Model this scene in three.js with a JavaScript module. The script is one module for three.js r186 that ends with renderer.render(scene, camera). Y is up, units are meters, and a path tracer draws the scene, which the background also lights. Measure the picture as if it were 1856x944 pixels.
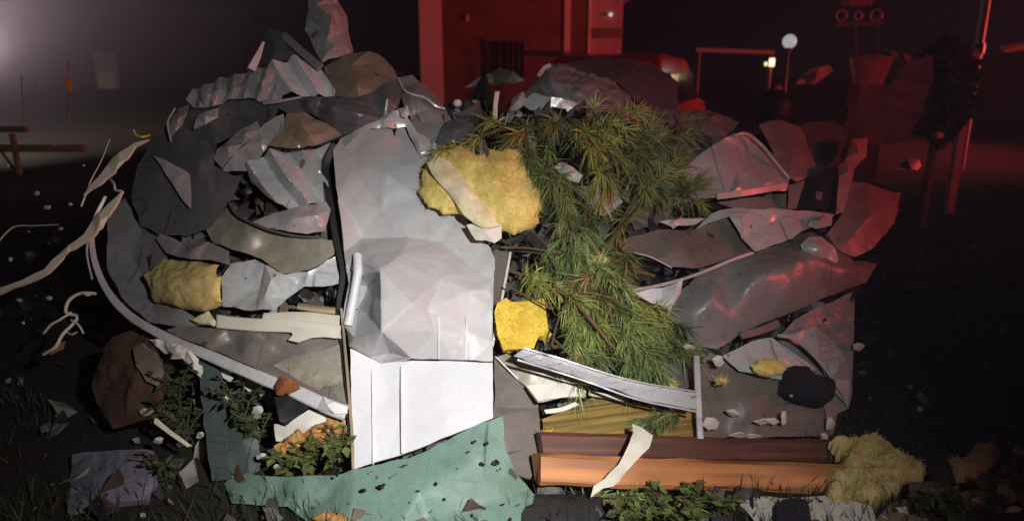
import * as THREE from 'three';
import { mergeGeometries, mergeVertices, toCreasedNormals } from 'three/addons/utils/BufferGeometryUtils.js';
import { RoundedBoxGeometry } from 'three/addons/geometries/RoundedBoxGeometry.js';
import { ImprovedNoise } from 'three/addons/math/ImprovedNoise.js';

// ---------------------------------------------------------------- camera, sky, exposure
const scene = new THREE.Scene();
const EYE = 1.6, PITCH = THREE.MathUtils.degToRad(14.8), FPX = 1297;      // eye height, downward tilt, focal length in photo pixels
const camera = new THREE.PerspectiveCamera(40, 1024 / 520, 0.05, 500);
camera.position.set(0, EYE, 0);
camera.rotation.set(-PITCH, 0, 0);
camera.focus = 3.0;
camera.userData.fStop = 1.6;
const renderer = new THREE.WebGLRenderer({ antialias: true });
renderer.setSize(1024, 520);
renderer.toneMapping = THREE.LinearToneMapping;
renderer.toneMappingExposure = 1;
renderer.shadowMap.enabled = true;
renderer.shadowMap.type = THREE.PCFSoftShadowMap;

// an overcast night sky, barely lit by the town below
{
  const W = 64, H = 32, d = new Float32Array(W * H * 4);
  for (let j = 0; j < H; j++) for (let i = 0; i < W; i++) {
    const k = (j * W + i) * 4;
    d[k] = 0.0016; d[k + 1] = 0.0013; d[k + 2] = 0.0022; d[k + 3] = 1;
  }
  const t = new THREE.DataTexture(d, W, H, THREE.RGBAFormat, THREE.FloatType);
  t.mapping = THREE.EquirectangularReflectionMapping;
  t.magFilter = THREE.LinearFilter; t.needsUpdate = true;
  scene.background = t; scene.environment = t;
}
// strengths (candela) of the lamps; each is added by the builder of its lamp below
const LIGHT = { torchSpill: 20, torchHot: 31, flood: 2500, redNear: 80, redFar: 1000 };
scene.fog = new THREE.FogExp2(0xd4c6e0, 0.0016);

// ---------------------------------------------------------------- helpers
let seed = 20240;
const rnd = () => { seed = (seed + 0x6d2b79f5) | 0; let t = Math.imul(seed ^ (seed >>> 15), 1 | seed); t = (t + Math.imul(t ^ (t >>> 7), 61 | t)) ^ t; return ((t ^ (t >>> 14)) >>> 0) / 4294967296; };
const rr = (a, b) => a + (b - a) * rnd();
const perlin = new ImprovedNoise();
const N3 = (x, y, z) => perlin.noise(x + 100.5, y + 57.3, z + 31.7);
const V = (x, y, z) => new THREE.Vector3(x, y, z);
const CP = Math.cos(PITCH), SP = Math.sin(PITCH);
function P(x, y, d) {                                   // the place seen at photo pixel (x, y), d metres deep
  const cx = (x - 928) / FPX * d, cy = (472 - y) / FPX * d, cz = -d;
  return V(cx, EYE + cy * CP + cz * SP, -cy * SP + cz * CP);
}
const groundDepth = (y) => { const k = (472 - y) / FPX * CP - SP; return k < -0.004 ? -EYE / k : 400; };
const G = (x, y) => P(x, y, groundDepth(y));            // the place on the ground seen at that pixel
const heapDepth = (x, y) => 2.78 + 0.8 * (880 - y) / 880 + 0.3 * ((x - 780) / 700) ** 2;   // the sloping face of the heap
const D = (x, y, dz = 0) => Math.min(heapDepth(x, y) + dz, groundDepth(y) - 0.015);
const H = (x, y, dz = 0) => P(x, y, D(x, y, dz));       // a place on the face of the heap, dz behind (+) or before (-) it

const used = new Map();
function numbered(name) { const n = used.get(name) ?? 0; used.set(name, n + 1); return n ? `${name}_${String(n).padStart(3, '0')}` : name; }
function tag(o, label, category, group, kind) {
  o.name = numbered(o.name);
  o.userData = { label, category };
  if (group) o.userData.group = group;
  if (kind) o.userData.kind = kind;
  scene.add(o);
  return o;
}
function shade(o) { o.traverse((m) => { if (m.isMesh) { m.castShadow = true; m.receiveShadow = true; } }); return o; }
function mesh(name, geo, mat, parent) { const m = new THREE.Mesh(geo, mat); m.name = name; m.castShadow = m.receiveShadow = true; if (parent) parent.add(m); return m; }
function based(name, geo, mat) {                        // a mesh whose origin lies at the middle of its foot
  geo.computeBoundingBox(); const b = geo.boundingBox, c = V((b.min.x + b.max.x) / 2, b.min.y, (b.min.z + b.max.z) / 2);
  geo.translate(-c.x, -c.y, -c.z);
  const m = mesh(name, geo, mat); m.position.copy(c); return m;
}
function group(name, at = V(0, 0, 0), turn = 0) { const g = new THREE.Group(); g.name = name; g.position.copy(at); g.rotation.y = turn; return g; }

// ---------------------------------------------------------------- textures and materials
function tileNoise(n, f, s) {                           // periodic value noise, f cells across the tile
  const g = new Float32Array(f * f); let k = s | 0;
  for (let i = 0; i < g.length; i++) { k = (Math.imul(k ^ (k >>> 13), 0x5bd1e995) + 0x9e3779b9 + i * 7919) | 0; g[i] = ((k ^ (k >>> 15)) >>> 0) / 4294967296; }
  return (u, v) => {
    const x = u * f, y = v * f, i = Math.floor(x), j = Math.floor(y); let a = x - i, b = y - j;
    a = a * a * (3 - 2 * a); b = b * b * (3 - 2 * b);
    const q = (p, r) => g[((r % f + f) % f) * f + ((p % f + f) % f)];
    return (q(i, j) * (1 - a) + q(i + 1, j) * a) * (1 - b) + (q(i, j + 1) * (1 - a) + q(i + 1, j + 1) * a) * b;
  };
}
function tileNoise2(fu, fv, s) { const q = tileNoise(0, fv, s); return (u, v) => { const a = u * fu, i = Math.floor(a), t = a - i, k = t * t * (3 - 2 * t), sh = (j) => q(((j % fu) + fu) % fu / fu * 0.618 + 0.37 * (((j % fu) + fu) % fu), v); return sh(i) * (1 - k) + sh(i + 1) * k; }; }
function tex(n, f, srgb, rep = 1) {
  const d = new Uint8Array(n * n * 4);
  for (let j = 0; j < n; j++) for (let i = 0; i < n; i++) {
    const c = f(i / n, j / n), k = (j * n + i) * 4;
    for (let q = 0; q < 3; q++) d[k + q] = Math.max(0, Math.min(255, Math.round(255 * (c.length ? c[q] : c))));
    d[k + 3] = 255;
  }
  const t = new THREE.DataTexture(d, n, n);
  t.wrapS = t.wrapT = THREE.RepeatWrapping; t.magFilter = THREE.LinearFilter; t.repeat.set(rep, rep);
  if (srgb) t.colorSpace = THREE.SRGBColorSpace;
  t.needsUpdate = true; return t;
}
const oct = [4, 9, 21, 47, 110, 230].map((f, i) => tileNoise(0, f, 71 + i * 13));
const fbm = (u, v, a = 0, b = 5) => { let s = 0, w = 0, k = 1; for (let i = a; i <= b; i++) { s += oct[i](u, v) * k; w += k; k *= 0.62; } return s / w; };
const st = THREE.MathUtils.smoothstep;
const lineA = tileNoise2(4, 150, 31), lineB = tileNoise2(3, 130, 57), maskA = tileNoise(0, 6, 91);
const grimeTex = tex(1024, (u, v) => {                   // dust, thin mud, fine scratches both ways, rust flecks along scrapes
  const mud = st(fbm(u, v, 0, 5), 0.52, 0.72) * 0.09, fine = oct[5](u, v) * 0.05 + oct[4](v, u) * 0.04, on = st(maskA(u, v), 0.45, 0.8);
  const sc = (st(lineA(u + v * 0.1, v), 0.86, 0.93) * on + st(lineB(v, u), 0.88, 0.94) * (1 - on)) * 0.22, rust = st(oct[3](u, v) * oct[2](v, u), 0.72, 0.82) * 0.55;
  const g = 1 - fine - mud - sc;
  return [g * (1 - rust * 0.45), g * (1 - mud * 0.1) * (1 - rust * 0.72), g * (1 - mud * 0.3) * (1 - rust * 0.9)];
}, true, 0.9);
const dustTex = tex(512, (u, v) => {                     // a lighter soiling for pale paint
  const mud = st(fbm(u, v, 0, 4), 0.52, 0.72) * 0.05, g = 1 - oct[5](u, v) * 0.03 - mud - (oct[4](u, v) * oct[2](v, u) > 0.9 ? 0.3 : 0);
  return [g, g, g * (1 - mud * 0.2)];
}, true, 0.8);
const roughTex = tex(512, (u, v) => { const g = 0.55 + 0.45 * fbm(u, v, 0, 4); return [g, g, g]; }, false, 1.7);
const dentTex = tex(512, (u, v) => { const a = Math.abs(fbm(u, v, 0, 3) - 0.5) * 2.2; return 0.5 + a * 0.4 + oct[5](u, v) * 0.04; }, false, 1.2);
const streak = tileNoise2(3, 120, 5), streak2 = tileNoise2(5, 34, 11), band = tileNoise2(2, 7, 23);
const woodTex = tex(512, (u, v) => {                     // grain along u
  const r = 0.5 + 0.5 * Math.sin(2 * Math.PI * (v * 6 + 1.6 * band(u, v))), g = 0.74 + 0.1 * r + 0.34 * (streak(u, v) - 0.5) + 0.3 * (streak2(u, v) - 0.5) - (oct[3](u, v) * streak2(u, v) > 0.8 ? 0.2 : 0);
  return [g, g * 0.97, g * 0.93];
}, true, 1);
const woodBump = tex(256, (u, v) => 0.5 + 0.4 * (streak(u, v) - 0.5) + 0.3 * streak2(u, v), false, 1);
const woolTex = tex(512, (u, v) => { const a = fbm(u, v, 1, 5), g = 0.78 + 0.3 * a + (oct[5](u, v) - 0.5) * 0.12; return [g, g * (0.95 + 0.05 * a), g * (0.8 + 0.25 * a)]; }, true, 2.2);
const woolBump = tex(512, (u, v) => 0.6 * fbm(u, v, 2, 5) + 0.4 * oct[5](u, v), false, 2.2);
const soilTex = tex(512, (u, v) => { const a = fbm(u, v, 0, 5), b = oct[4](u, v), g = 0.45 + 0.7 * a + (b > 0.9 ? 0.35 : 0); return [g, g * (0.93 + 0.14 * oct[1](v, u)), g * 0.85]; }, true, 1);
const soilBump = tex(512, (u, v) => fbm(u, v, 1, 5), false, 1);
const brickTint = tex(256, (u, v) => { const g = 0.75 + 0.4 * fbm(u, v, 1, 5); return [g, g * 0.97, g * 0.95]; }, true, 1);

const lin = (r, g, b) => new THREE.Color().setRGB(r, g, b);
function metal(r, g, b, rough = 0.42, metalness = 0.35, map = grimeTex, bump = 0.003) {
  return new THREE.MeshPhysicalMaterial({ color: lin(r, g, b), roughness: rough, roughnessMap: roughTex, metalness, map, bumpMap: dentTex, bumpScale: bump });
}
const M = {
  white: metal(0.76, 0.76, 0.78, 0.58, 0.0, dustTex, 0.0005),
  dull: metal(0.52, 0.52, 0.52, 0.62, 0.0, dustTex, 0.0006),  // panel white with the weaker light on its upper length put into the colour
  whiteBack: metal(0.6, 0.6, 0.6, 0.5, 0.1),
  silver: metal(0.68, 0.68, 0.7, 0.34, 0.3),
  pale: metal(0.66, 0.66, 0.66, 0.38, 0.12),
  grey: metal(0.3, 0.295, 0.29, 0.52, 0.12),
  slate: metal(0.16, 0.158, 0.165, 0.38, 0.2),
  dark: metal(0.055, 0.055, 0.06, 0.5, 0.3),
  beige: metal(0.36, 0.33, 0.26, 0.55, 0.1),
  taupe: metal(0.2, 0.175, 0.155, 0.6, 0.05),
  tan: metal(0.3, 0.25, 0.19, 0.5, 0.15),
  orangeTan: metal(0.52, 0.35, 0.25, 0.5, 0.1),
  teal: metal(0.2, 0.32, 0.26, 0.72, 0.0, grimeTex, 0.001),
  greenGrey: metal(0.09, 0.115, 0.11, 0.55, 0.1),
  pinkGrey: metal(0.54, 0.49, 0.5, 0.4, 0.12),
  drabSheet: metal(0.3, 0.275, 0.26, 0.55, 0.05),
  rust: metal(0.3, 0.11, 0.04, 0.75, 0.1),
  black: new THREE.MeshPhysicalMaterial({ color: lin(0.012, 0.012, 0.016), roughness: 0.7, roughnessMap: roughTex, map: grimeTex }),
  rubber: new THREE.MeshPhysicalMaterial({ color: lin(0.014, 0.012, 0.013), roughness: 0.55, bumpMap: dentTex, bumpScale: 0.001 }),
  cloth: new THREE.MeshPhysicalMaterial({ color: lin(0.012, 0.012, 0.02), roughness: 0.95, bumpMap: woolBump, bumpScale: 0.002 }),
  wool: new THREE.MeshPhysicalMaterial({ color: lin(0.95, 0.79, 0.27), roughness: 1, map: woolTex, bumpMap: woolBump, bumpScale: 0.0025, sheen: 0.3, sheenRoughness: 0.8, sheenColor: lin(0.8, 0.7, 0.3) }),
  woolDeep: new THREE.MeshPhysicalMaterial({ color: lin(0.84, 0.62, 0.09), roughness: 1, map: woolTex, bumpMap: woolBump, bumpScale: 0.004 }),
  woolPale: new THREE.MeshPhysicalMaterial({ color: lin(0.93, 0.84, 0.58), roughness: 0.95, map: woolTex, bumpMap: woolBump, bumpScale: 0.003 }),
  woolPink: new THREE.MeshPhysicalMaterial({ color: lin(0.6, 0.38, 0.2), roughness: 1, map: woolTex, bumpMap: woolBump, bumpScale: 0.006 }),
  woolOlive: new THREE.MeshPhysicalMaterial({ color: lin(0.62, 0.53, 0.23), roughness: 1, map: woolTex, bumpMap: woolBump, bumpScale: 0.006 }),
  paper: new THREE.MeshPhysicalMaterial({ color: lin(0.74, 0.7, 0.62), roughness: 0.85, map: dustTex, bumpMap: dentTex, bumpScale: 0.001 }),
  plaster: new THREE.MeshPhysicalMaterial({ color: lin(0.72, 0.7, 0.62), roughness: 0.9, map: grimeTex, bumpMap: soilBump, bumpScale: 0.002 }),
  timber: new THREE.MeshPhysicalMaterial({ color: lin(0.72, 0.3, 0.1), roughness: 0.6, map: woodTex, bumpMap: woodBump, bumpScale: 0.002 }),
  timberBrown: new THREE.MeshPhysicalMaterial({ color: lin(0.17, 0.062, 0.04), roughness: 0.65, map: woodTex, bumpMap: woodBump, bumpScale: 0.002 }),
  timberPale: new THREE.MeshPhysicalMaterial({ color: lin(0.6, 0.5, 0.33), roughness: 0.7, map: woodTex, bumpMap: woodBump, bumpScale: 0.002 }),
  timberCream: new THREE.MeshPhysicalMaterial({ color: lin(0.68, 0.64, 0.53), roughness: 0.7, map: dustTex, bumpMap: woodBump, bumpScale: 0.001 }),
  mustard: new THREE.MeshPhysicalMaterial({ color: lin(0.36, 0.26, 0.055), roughness: 0.8, map: woodTex, bumpMap: woodBump, bumpScale: 0.002 }),
  bark: new THREE.MeshPhysicalMaterial({ color: lin(0.2, 0.135, 0.085), roughness: 0.95, map: soilTex, bumpMap: soilBump, bumpScale: 0.003 }),
  splinter: new THREE.MeshPhysicalMaterial({ color: lin(0.88, 0.8, 0.62), roughness: 0.6, map: dustTex, bumpMap: woodBump, bumpScale: 0.002 }),
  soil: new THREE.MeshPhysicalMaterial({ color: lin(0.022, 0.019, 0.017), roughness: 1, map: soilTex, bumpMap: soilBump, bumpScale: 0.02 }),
  brownPad: new THREE.MeshPhysicalMaterial({ color: lin(0.1, 0.045, 0.028), roughness: 0.9, map: grimeTex, bumpMap: woolBump, bumpScale: 0.003 }),
};
const leafMat = (r, g, b) => new THREE.MeshPhysicalMaterial({ color: lin(r, g, b), roughness: 0.6, side: THREE.DoubleSide, vertexColors: true });
M.needleDark = leafMat(0.23, 0.35, 0.13); M.needle = leafMat(0.25, 0.35, 0.12); M.needleYellow = leafMat(0.42, 0.47, 0.13); M.needleDry = leafMat(0.3, 0.22, 0.08);
M.leaf = leafMat(0.045, 0.065, 0.028); M.leafPale = leafMat(0.3, 0.31, 0.2); M.leafOrange = leafMat(0.42, 0.21, 0.06);

// ---------------------------------------------------------------- geometry
function delaunay(pts) {
  const n = pts.length, q = [...pts, [-9000, -9000], [12000, -9000], [900, 15000]]; let tris = [[n, n + 1, n + 2]];
  const circ = ([a, b, c]) => {
    const [ax, ay] = q[a], [bx, by] = q[b], [cx, cy] = q[c], d = 2 * (ax * (by - cy) + bx * (cy - ay) + cx * (ay - by)) || 1e-9;
    const A = ax * ax + ay * ay, B = bx * bx + by * by, C = cx * cx + cy * cy, x = (A * (by - cy) + B * (cy - ay) + C * (ay - by)) / d, y = (A * (cx - bx) + B * (ax - cx) + C * (bx - ax)) / d;
    return [x, y, (ax - x) ** 2 + (ay - y) ** 2];
  };
  let cc = tris.map(circ);
  for (let i = 0; i < n; i++) {
    const [x, y] = q[i], edges = new Map(), keep = [], kc = [];
    tris.forEach((t, k) => {
      const [cx, cy, r] = cc[k];
      if ((x - cx) ** 2 + (y - cy) ** 2 < r) for (const [a, b] of [[t[0], t[1]], [t[1], t[2]], [t[2], t[0]]]) { const e = a < b ? `${a},${b}` : `${b},${a}`; edges.has(e) ? edges.set(e, null) : edges.set(e, [a, b]); }
      else { keep.push(t); kc.push(cc[k]); }
    });
    for (const e of edges.values()) if (e) { const t = [e[0], e[1], i]; keep.push(t); kc.push(circ(t)); }
    tris = keep; cc = kc;
  }
  return tris.filter((t) => t.every((k) => k < n));
}
function inside(x, y, poly) { let c = false; for (let i = 0, j = poly.length - 1; i < poly.length; j = i++) { const [xi, yi] = poly[i], [xj, yj] = poly[j]; if ((yi > y) !== (yj > y) && x < (xj - xi) * (y - yi) / (yj - yi) + xi) c = !c; } return c; }
function edgeDist(x, y, poly) { let m = 1e9; for (let i = 0, j = poly.length - 1; i < poly.length; j = i++) { const [ax, ay] = poly[j], [bx, by] = poly[i], dx = bx - ax, dy = by - ay, t = Math.max(0, Math.min(1, ((x - ax) * dx + (y - ay) * dy) / (dx * dx + dy * dy || 1))); m = Math.min(m, Math.hypot(x - ax - t * dx, y - ay - t * dy)); } return m; }

// A sheet of bent metal, board or wool: an outline and fold points given on the face of the heap, cut into facets, dented, given thickness.
// o: L facet edge (m), smooth (rounds the folds), dent (m), dentSize (m), crease (m), rib {a, w, h}, thick (m), rag (px), fat (m: a cushion), fluff (m)
function sheetGeo(outline, folds = [], o = {}) {
  const { L = 0.026, smooth = 1, dent = 0.005, dentSize = 0.17, crease = 0.0045, thick = 0.003, rag = 1.9, fat = 0, fluff = 0, step = 20, dz = 0, depth = D, angle = 0.5 } = o;
  const off = rr(0, 60), poly = [], pts = [];
  outline.forEach((a, i) => {
    const b = outline[(i + 1) % outline.length], len = Math.hypot(b[0] - a[0], b[1] - a[1]), n = Math.max(1, Math.round(len / step));
    for (let k = 0; k < n; k++) { const t = k / n, j = k ? rag : rag * 0.4; poly.push([a[0] + (b[0] - a[0]) * t + rr(-j, j), a[1] + (b[1] - a[1]) * t + rr(-j, j), (a[2] ?? 0) * (1 - t) + (b[2] ?? 0) * t]); }
  });
  pts.push(...poly, ...folds);
  let tris = delaunay(pts).filter(([a, b, c]) => inside((pts[a][0] + pts[b][0] + pts[c][0]) / 3, (pts[a][1] + pts[b][1] + pts[c][1]) / 3, poly));
  let pos = pts.map(([x, y, z]) => P(x, y, depth(x, y, (z ?? 0) + dz))), px = pts.map(([x, y]) => [x, y]);
  // face the camera
  tris = tris.map((t) => { const [a, b, c] = t.map((k) => px[k]); return (b[0] - a[0]) * (c[1] - a[1]) - (b[1] - a[1]) * (c[0] - a[0]) < 0 ? t : [t[0], t[2], t[1]]; });
  for (let pass = 0; pass < 9; pass++) {
    const mid = new Map(), M2 = (a, b) => {
      if (pos[a].distanceTo(pos[b]) < L) return -1;
      const e = a < b ? a * 1e6 + b : b * 1e6 + a;
      if (!mid.has(e)) { mid.set(e, pos.length); pos.push(pos[a].clone().lerp(pos[b], 0.5)); px.push([(px[a][0] + px[b][0]) / 2, (px[a][1] + px[b][1]) / 2]); }
      return mid.get(e);
    };
    const out = [];
    for (const [a, b, c] of tris) {
      const x = M2(a, b), y = M2(b, c), z = M2(c, a), n = (x >= 0) + (y >= 0) + (z >= 0);
      if (n === 3) out.push([a, x, z], [x, b, y], [z, y, c], [x, y, z]);
      else if (n === 0) out.push([a, b, c]);
      else {                                             // turn until the first edge is split (and, with two splits, the second too)
        let t = [a, b, c], s = [x, y, z];
        while (!(s[0] >= 0 && (n === 1 || s[1] >= 0))) { t = [t[1], t[2], t[0]]; s = [s[1], s[2], s[0]]; }
        if (n === 1) out.push([t[0], s[0], t[2]], [s[0], t[1], t[2]]);
        else out.push([t[0], s[0], t[2]], [s[0], s[1], t[2]], [s[0], t[1], s[1]]);
      }
    }
    tris = out;
    if (!mid.size) break;
  }
  const edge = new Set(), count = new Map();
  for (const [a, b, c] of tris) for (const [i, j] of [[a, b], [b, c], [c, a]]) { const e = i < j ? i * 1e6 + j : j * 1e6 + i; count.set(e, (count.get(e) ?? 0) + 1); }
  const rim = [];
  for (const [a, b, c] of tris) for (const [i, j] of [[a, b], [b, c], [c, a]]) if (count.get(i < j ? i * 1e6 + j : j * 1e6 + i) === 1) { rim.push([i, j]); edge.add(i); edge.add(j); }
  const near = pos.map(() => new Set());
  for (const [a, b, c] of tris) { near[a].add(b).add(c); near[b].add(a).add(c); near[c].add(a).add(b); }
  for (let k = 0; k < smooth; k++) pos = pos.map((p, i) => { if (edge.has(i)) return p; const m = V(0, 0, 0); near[i].forEach((j) => m.add(pos[j])); return p.clone().lerp(m.divideScalar(near[i].size || 1), 0.55); });
  const nor = pos.map(() => V(0, 0, 0)), mean = V(0, 0, 0), u = V(0, 0, 0), w = V(0, 0, 0);
  const normals = () => { nor.forEach((n) => n.set(0, 0, 0)); for (const [a, b, c] of tris) { const n = u.subVectors(pos[b], pos[a]).cross(w.subVectors(pos[c], pos[a])); for (const k of [a, b, c]) nor[k].add(n); } nor.forEach((n) => n.normalize()); };
  normals(); nor.forEach((n) => mean.add(n)); mean.normalize();
  const t1 = V(0, 1, 0).cross(mean); if (t1.lengthSq() < 0.05) t1.set(1, 0, 0); t1.normalize(); const t2 = mean.clone().cross(t1);
  const turn = o.uvTurn ?? 0, cu = Math.cos(turn), su = Math.sin(turn), uvs = pos.map((p) => { const a = p.dot(t1), b = p.dot(t2); return [a * cu + b * su + off, b * cu - a * su + off * 0.37]; });
  const f = 1 / dentSize;
  pos.forEach((p, i) => {
    let h = dent * 2 * N3(p.x * f + off, p.y * f, p.z * f) + crease * (0.5 - 2.2 * Math.abs(N3(p.x * f * 1.7 + off, p.y * f * 1.7, p.z * f * 1.7)) + 0.3 - 1.1 * Math.abs(N3(p.x * f * 4.1, p.y * f * 4.1 + off, p.z * f * 4.1)));
    if (o.rib) { const s = (px[i][0] * Math.cos(o.rib.a) + px[i][1] * Math.sin(o.rib.a)) / o.rib.w + 0.5 * N3(p.x * 2, p.y * 2, off), k = s - Math.floor(s); h += o.rib.h * (o.rib.flat ? st(k, 0.05, 0.2) - st(k, 0.55, 0.7) : 1 - Math.abs(k * 2 - 1) * 2); }
    if (fat) { const e = edgeDist(px[i][0], px[i][1], poly) / (o.soft ?? 30); h += fat * Math.sqrt(Math.min(1, Math.max(0, 1 - (1 - Math.min(1, e)) ** 2))); }
    if (fluff) { let a = 0.8, g = 9; for (let k = 0; k < 4; k++) { h += fluff * a * (N3(p.x * g + off, p.y * g, p.z * g) + 0.6 * Math.abs(N3(p.x * g * 1.7, p.y * g * 0.8 + off, p.z * g))); a *= 0.62; g *= 2.3; } }
    pos[i] = p.clone().addScaledVector(fat ? nor[i].clone().lerp(mean, 0.8).normalize() : nor[i], h);
  });
  normals();
  const n = pos.length, arr = new Float32Array(n * 6), uv = new Float32Array(n * 4), idx = [];
  pos.forEach((p, i) => {
    const t = fat ? (edge.has(i) ? thick : thick + fat * 0.4) : thick;
    arr.set([p.x, p.y, p.z], i * 3); const b = p.clone().addScaledVector(fat ? mean : nor[i], -t); arr.set([b.x, b.y, b.z], (n + i) * 3);
    uv.set(uvs[i], i * 2); uv.set(uvs[i], (n + i) * 2);
  });
  for (const [a, b, c] of tris) idx.push(a, b, c, n + a, n + c, n + b);
  for (const [a, b] of rim) idx.push(b, a, n + a, b, n + a, n + b);
  const g = new THREE.BufferGeometry();
  g.setAttribute('position', new THREE.BufferAttribute(arr, 3)); g.setAttribute('uv', new THREE.BufferAttribute(uv, 2)); g.setIndex(idx);
  return toCreasedNormals(g, fluff ? 1.2 : angle);
}
function hairGeo(geo, n) {                               // loose fibres that stand off a surface
  const p = geo.attributes.position, q = geo.attributes.normal, arr = [], k0 = p.count;
  for (let i = 0; i < n; i++) {
    const k = Math.floor(rnd() * k0), a = V().fromBufferAttribute(p, k), nn = V().fromBufferAttribute(q, k), d = nn.clone().multiplyScalar(0.5).add(V(rr(-1, 1), rr(-1, 1), rr(-1, 1))).normalize(), l = rr(0.008, 0.026), e = V(rr(-1, 1), rr(-1, 1), rr(-1, 1)).multiplyScalar(0.006);
    const s = d.clone().cross(V(rr(-1, 1), rr(-1, 1), rr(-1, 1))).normalize().multiplyScalar(0.0009), m = a.clone().addScaledVector(d, l * 0.6).add(e), t = a.clone().addScaledVector(d, l).addScaledVector(e, 2.4), c = [a.clone().add(s), a.clone().sub(s), m.clone().add(s), m.clone().sub(s), t];
    for (const j of [0, 1, 2, 1, 3, 2, 2, 3, 4]) arr.push(c[j].x, c[j].y, c[j].z);
  }
  const g = new THREE.BufferGeometry(); g.setAttribute('position', new THREE.Float32BufferAttribute(arr, 3)); g.setAttribute('uv', new THREE.Float32BufferAttribute(new Float32Array(arr.length / 3 * 2), 2)); g.computeVertexNormals(); return g;
}
function S(name, label, category, mat, outline, folds, o = {}) {
  const m = based(name, sheetGeo(outline, folds, o), mat);
  if (o.hair) { const h = mesh('loose_fibres', hairGeo(m.geometry, o.hair), mat, m); h.userData.kind = 'stuff'; }
  return tag(m, label, category, o.group);
}

// a bar of rectangular section along world points; w across the view, h along the view
function barGeo(points, w, h, o = {}) {
  const { taper = [1, 1], twist = 0, ragged = 0.0, sub = 6 } = o;
  const curve = points.length > 2 && !o.straight ? new THREE.CatmullRomCurve3(points, false, 'centripetal') : null;
  const n = Math.max(2, (points.length - 1) * sub), C = [], at = (t) => { if (curve) return curve.getPoint(t); const k = Math.min(points.length - 2, Math.floor(t * (points.length - 1))), f = t * (points.length - 1) - k; return points[k].clone().lerp(points[k + 1], f); };
  for (let i = 0; i <= n; i++) C.push(at(i / n));
  const arr = [], uv = [], idx = []; let run = 0; const eye = V(0, EYE, 0), off = rr(0, 9);
  const bev = Math.min(w, h) * 0.16;
  const ring = [[-w / 2, h / 2 - bev], [-w / 2 + bev, h / 2], [w / 2 - bev, h / 2], [w / 2, h / 2 - bev], [w / 2, -h / 2 + bev], [w / 2 - bev, -h / 2], [-w / 2 + bev, -h / 2], [-w / 2, -h / 2 + bev]];
  for (let i = 0; i <= n; i++) {
    const c = C[i], t = C[Math.min(n, i + 1)].clone().sub(C[Math.max(0, i - 1)]).normalize();
    const f = eye.clone().sub(c).normalize(); f.addScaledVector(t, -f.dot(t)).normalize();
    const a = twist * i / n + (o.roll ?? 0), s = t.clone().cross(f); const F = f.clone().multiplyScalar(Math.cos(a)).addScaledVector(s, Math.sin(a)), S2 = t.clone().cross(F);
    const k = taper[0] + (taper[1] - taper[0]) * i / n; if (i) run += C[i].distanceTo(C[i - 1]);
    for (let j = 0; j <= 8; j++) {
      const [x, y] = ring[j % 8], e = (i === 0 || i === n) && ragged ? (N3(j % 8 * 1.7, off, i) * ragged) : 0;
      const b = 1 + 0.1 * N3(c.x * 9 + j % 8 * 3.3, c.y * 9, c.z * 9), p = c.clone().addScaledVector(S2, x * k * b).addScaledVector(F, y * k * b).addScaledVector(t, e); arr.push(p.x, p.y, p.z); uv.push(run + off, (j / 8) * 2 * (w + h) + off);
    }
  }
  for (let i = 0; i < n; i++) for (let j = 0; j < 8; j++) { const a = i * 9 + j, b = a + 1, c = a + 9, d = c + 1; idx.push(a, b, c, b, d, c); }
  for (const [i, s] of [[0, 1], [n, -1]]) for (let j = 1; j < 7; j++) { const a = i * 9; s > 0 ? idx.push(a, a + j + 1, a + j) : idx.push(a, a + j, a + j + 1); }
  const g = new THREE.BufferGeometry(); g.setAttribute('position', new THREE.Float32BufferAttribute(arr, 3)); g.setAttribute('uv', new THREE.Float32BufferAttribute(uv, 2)); g.setIndex(idx);
  return toCreasedNormals(g, 0.5);
}
const HP = (list) => list.map(([x, y, z]) => H(x, y, z));
function B(name, label, category, mat, list, w, h, o = {}) { return tag(based(name, barGeo(HP(list), w, h, o), mat), label, category, o.group); }
function T(name, label, category, mat, list, r, o = {}) {
  const pts = HP(list), g = new THREE.TubeGeometry(new THREE.CatmullRomCurve3(pts), pts.length * 8, r, 7);
  return tag(based(name, g, mat), label, category, o.group);
}
// a torn flat scrap lying at a photo pixel: r px across
function scrapGeo(x, y, dz, r, o = {}) {
  const n = o.n ?? 5 + Math.floor(rnd() * 3), a0 = rr(0, 6), list = [];
  for (let i = 0; i < n; i++) { const a = a0 + i / n * 6.283, q = r * rr(0.6, 1.1); list.push([x + Math.cos(a) * q * (o.sx ?? 1), y + Math.sin(a) * q * (o.sy ?? 0.6), dz + rr(-0.005, 0.005) + (o.lie ?? 0) * Math.sin(a)]); }
  return sheetGeo(list, [[x, y, dz - 0.01]], { L: 0.03, step: 14, rag: r * 0.08, thick: o.thick ?? 0.004, dent: 0.003, crease: 0.003, smooth: 0 });
}
M.shedBoard = metal(0.08, 0.035, 0.035, 0.9, 0);

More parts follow.
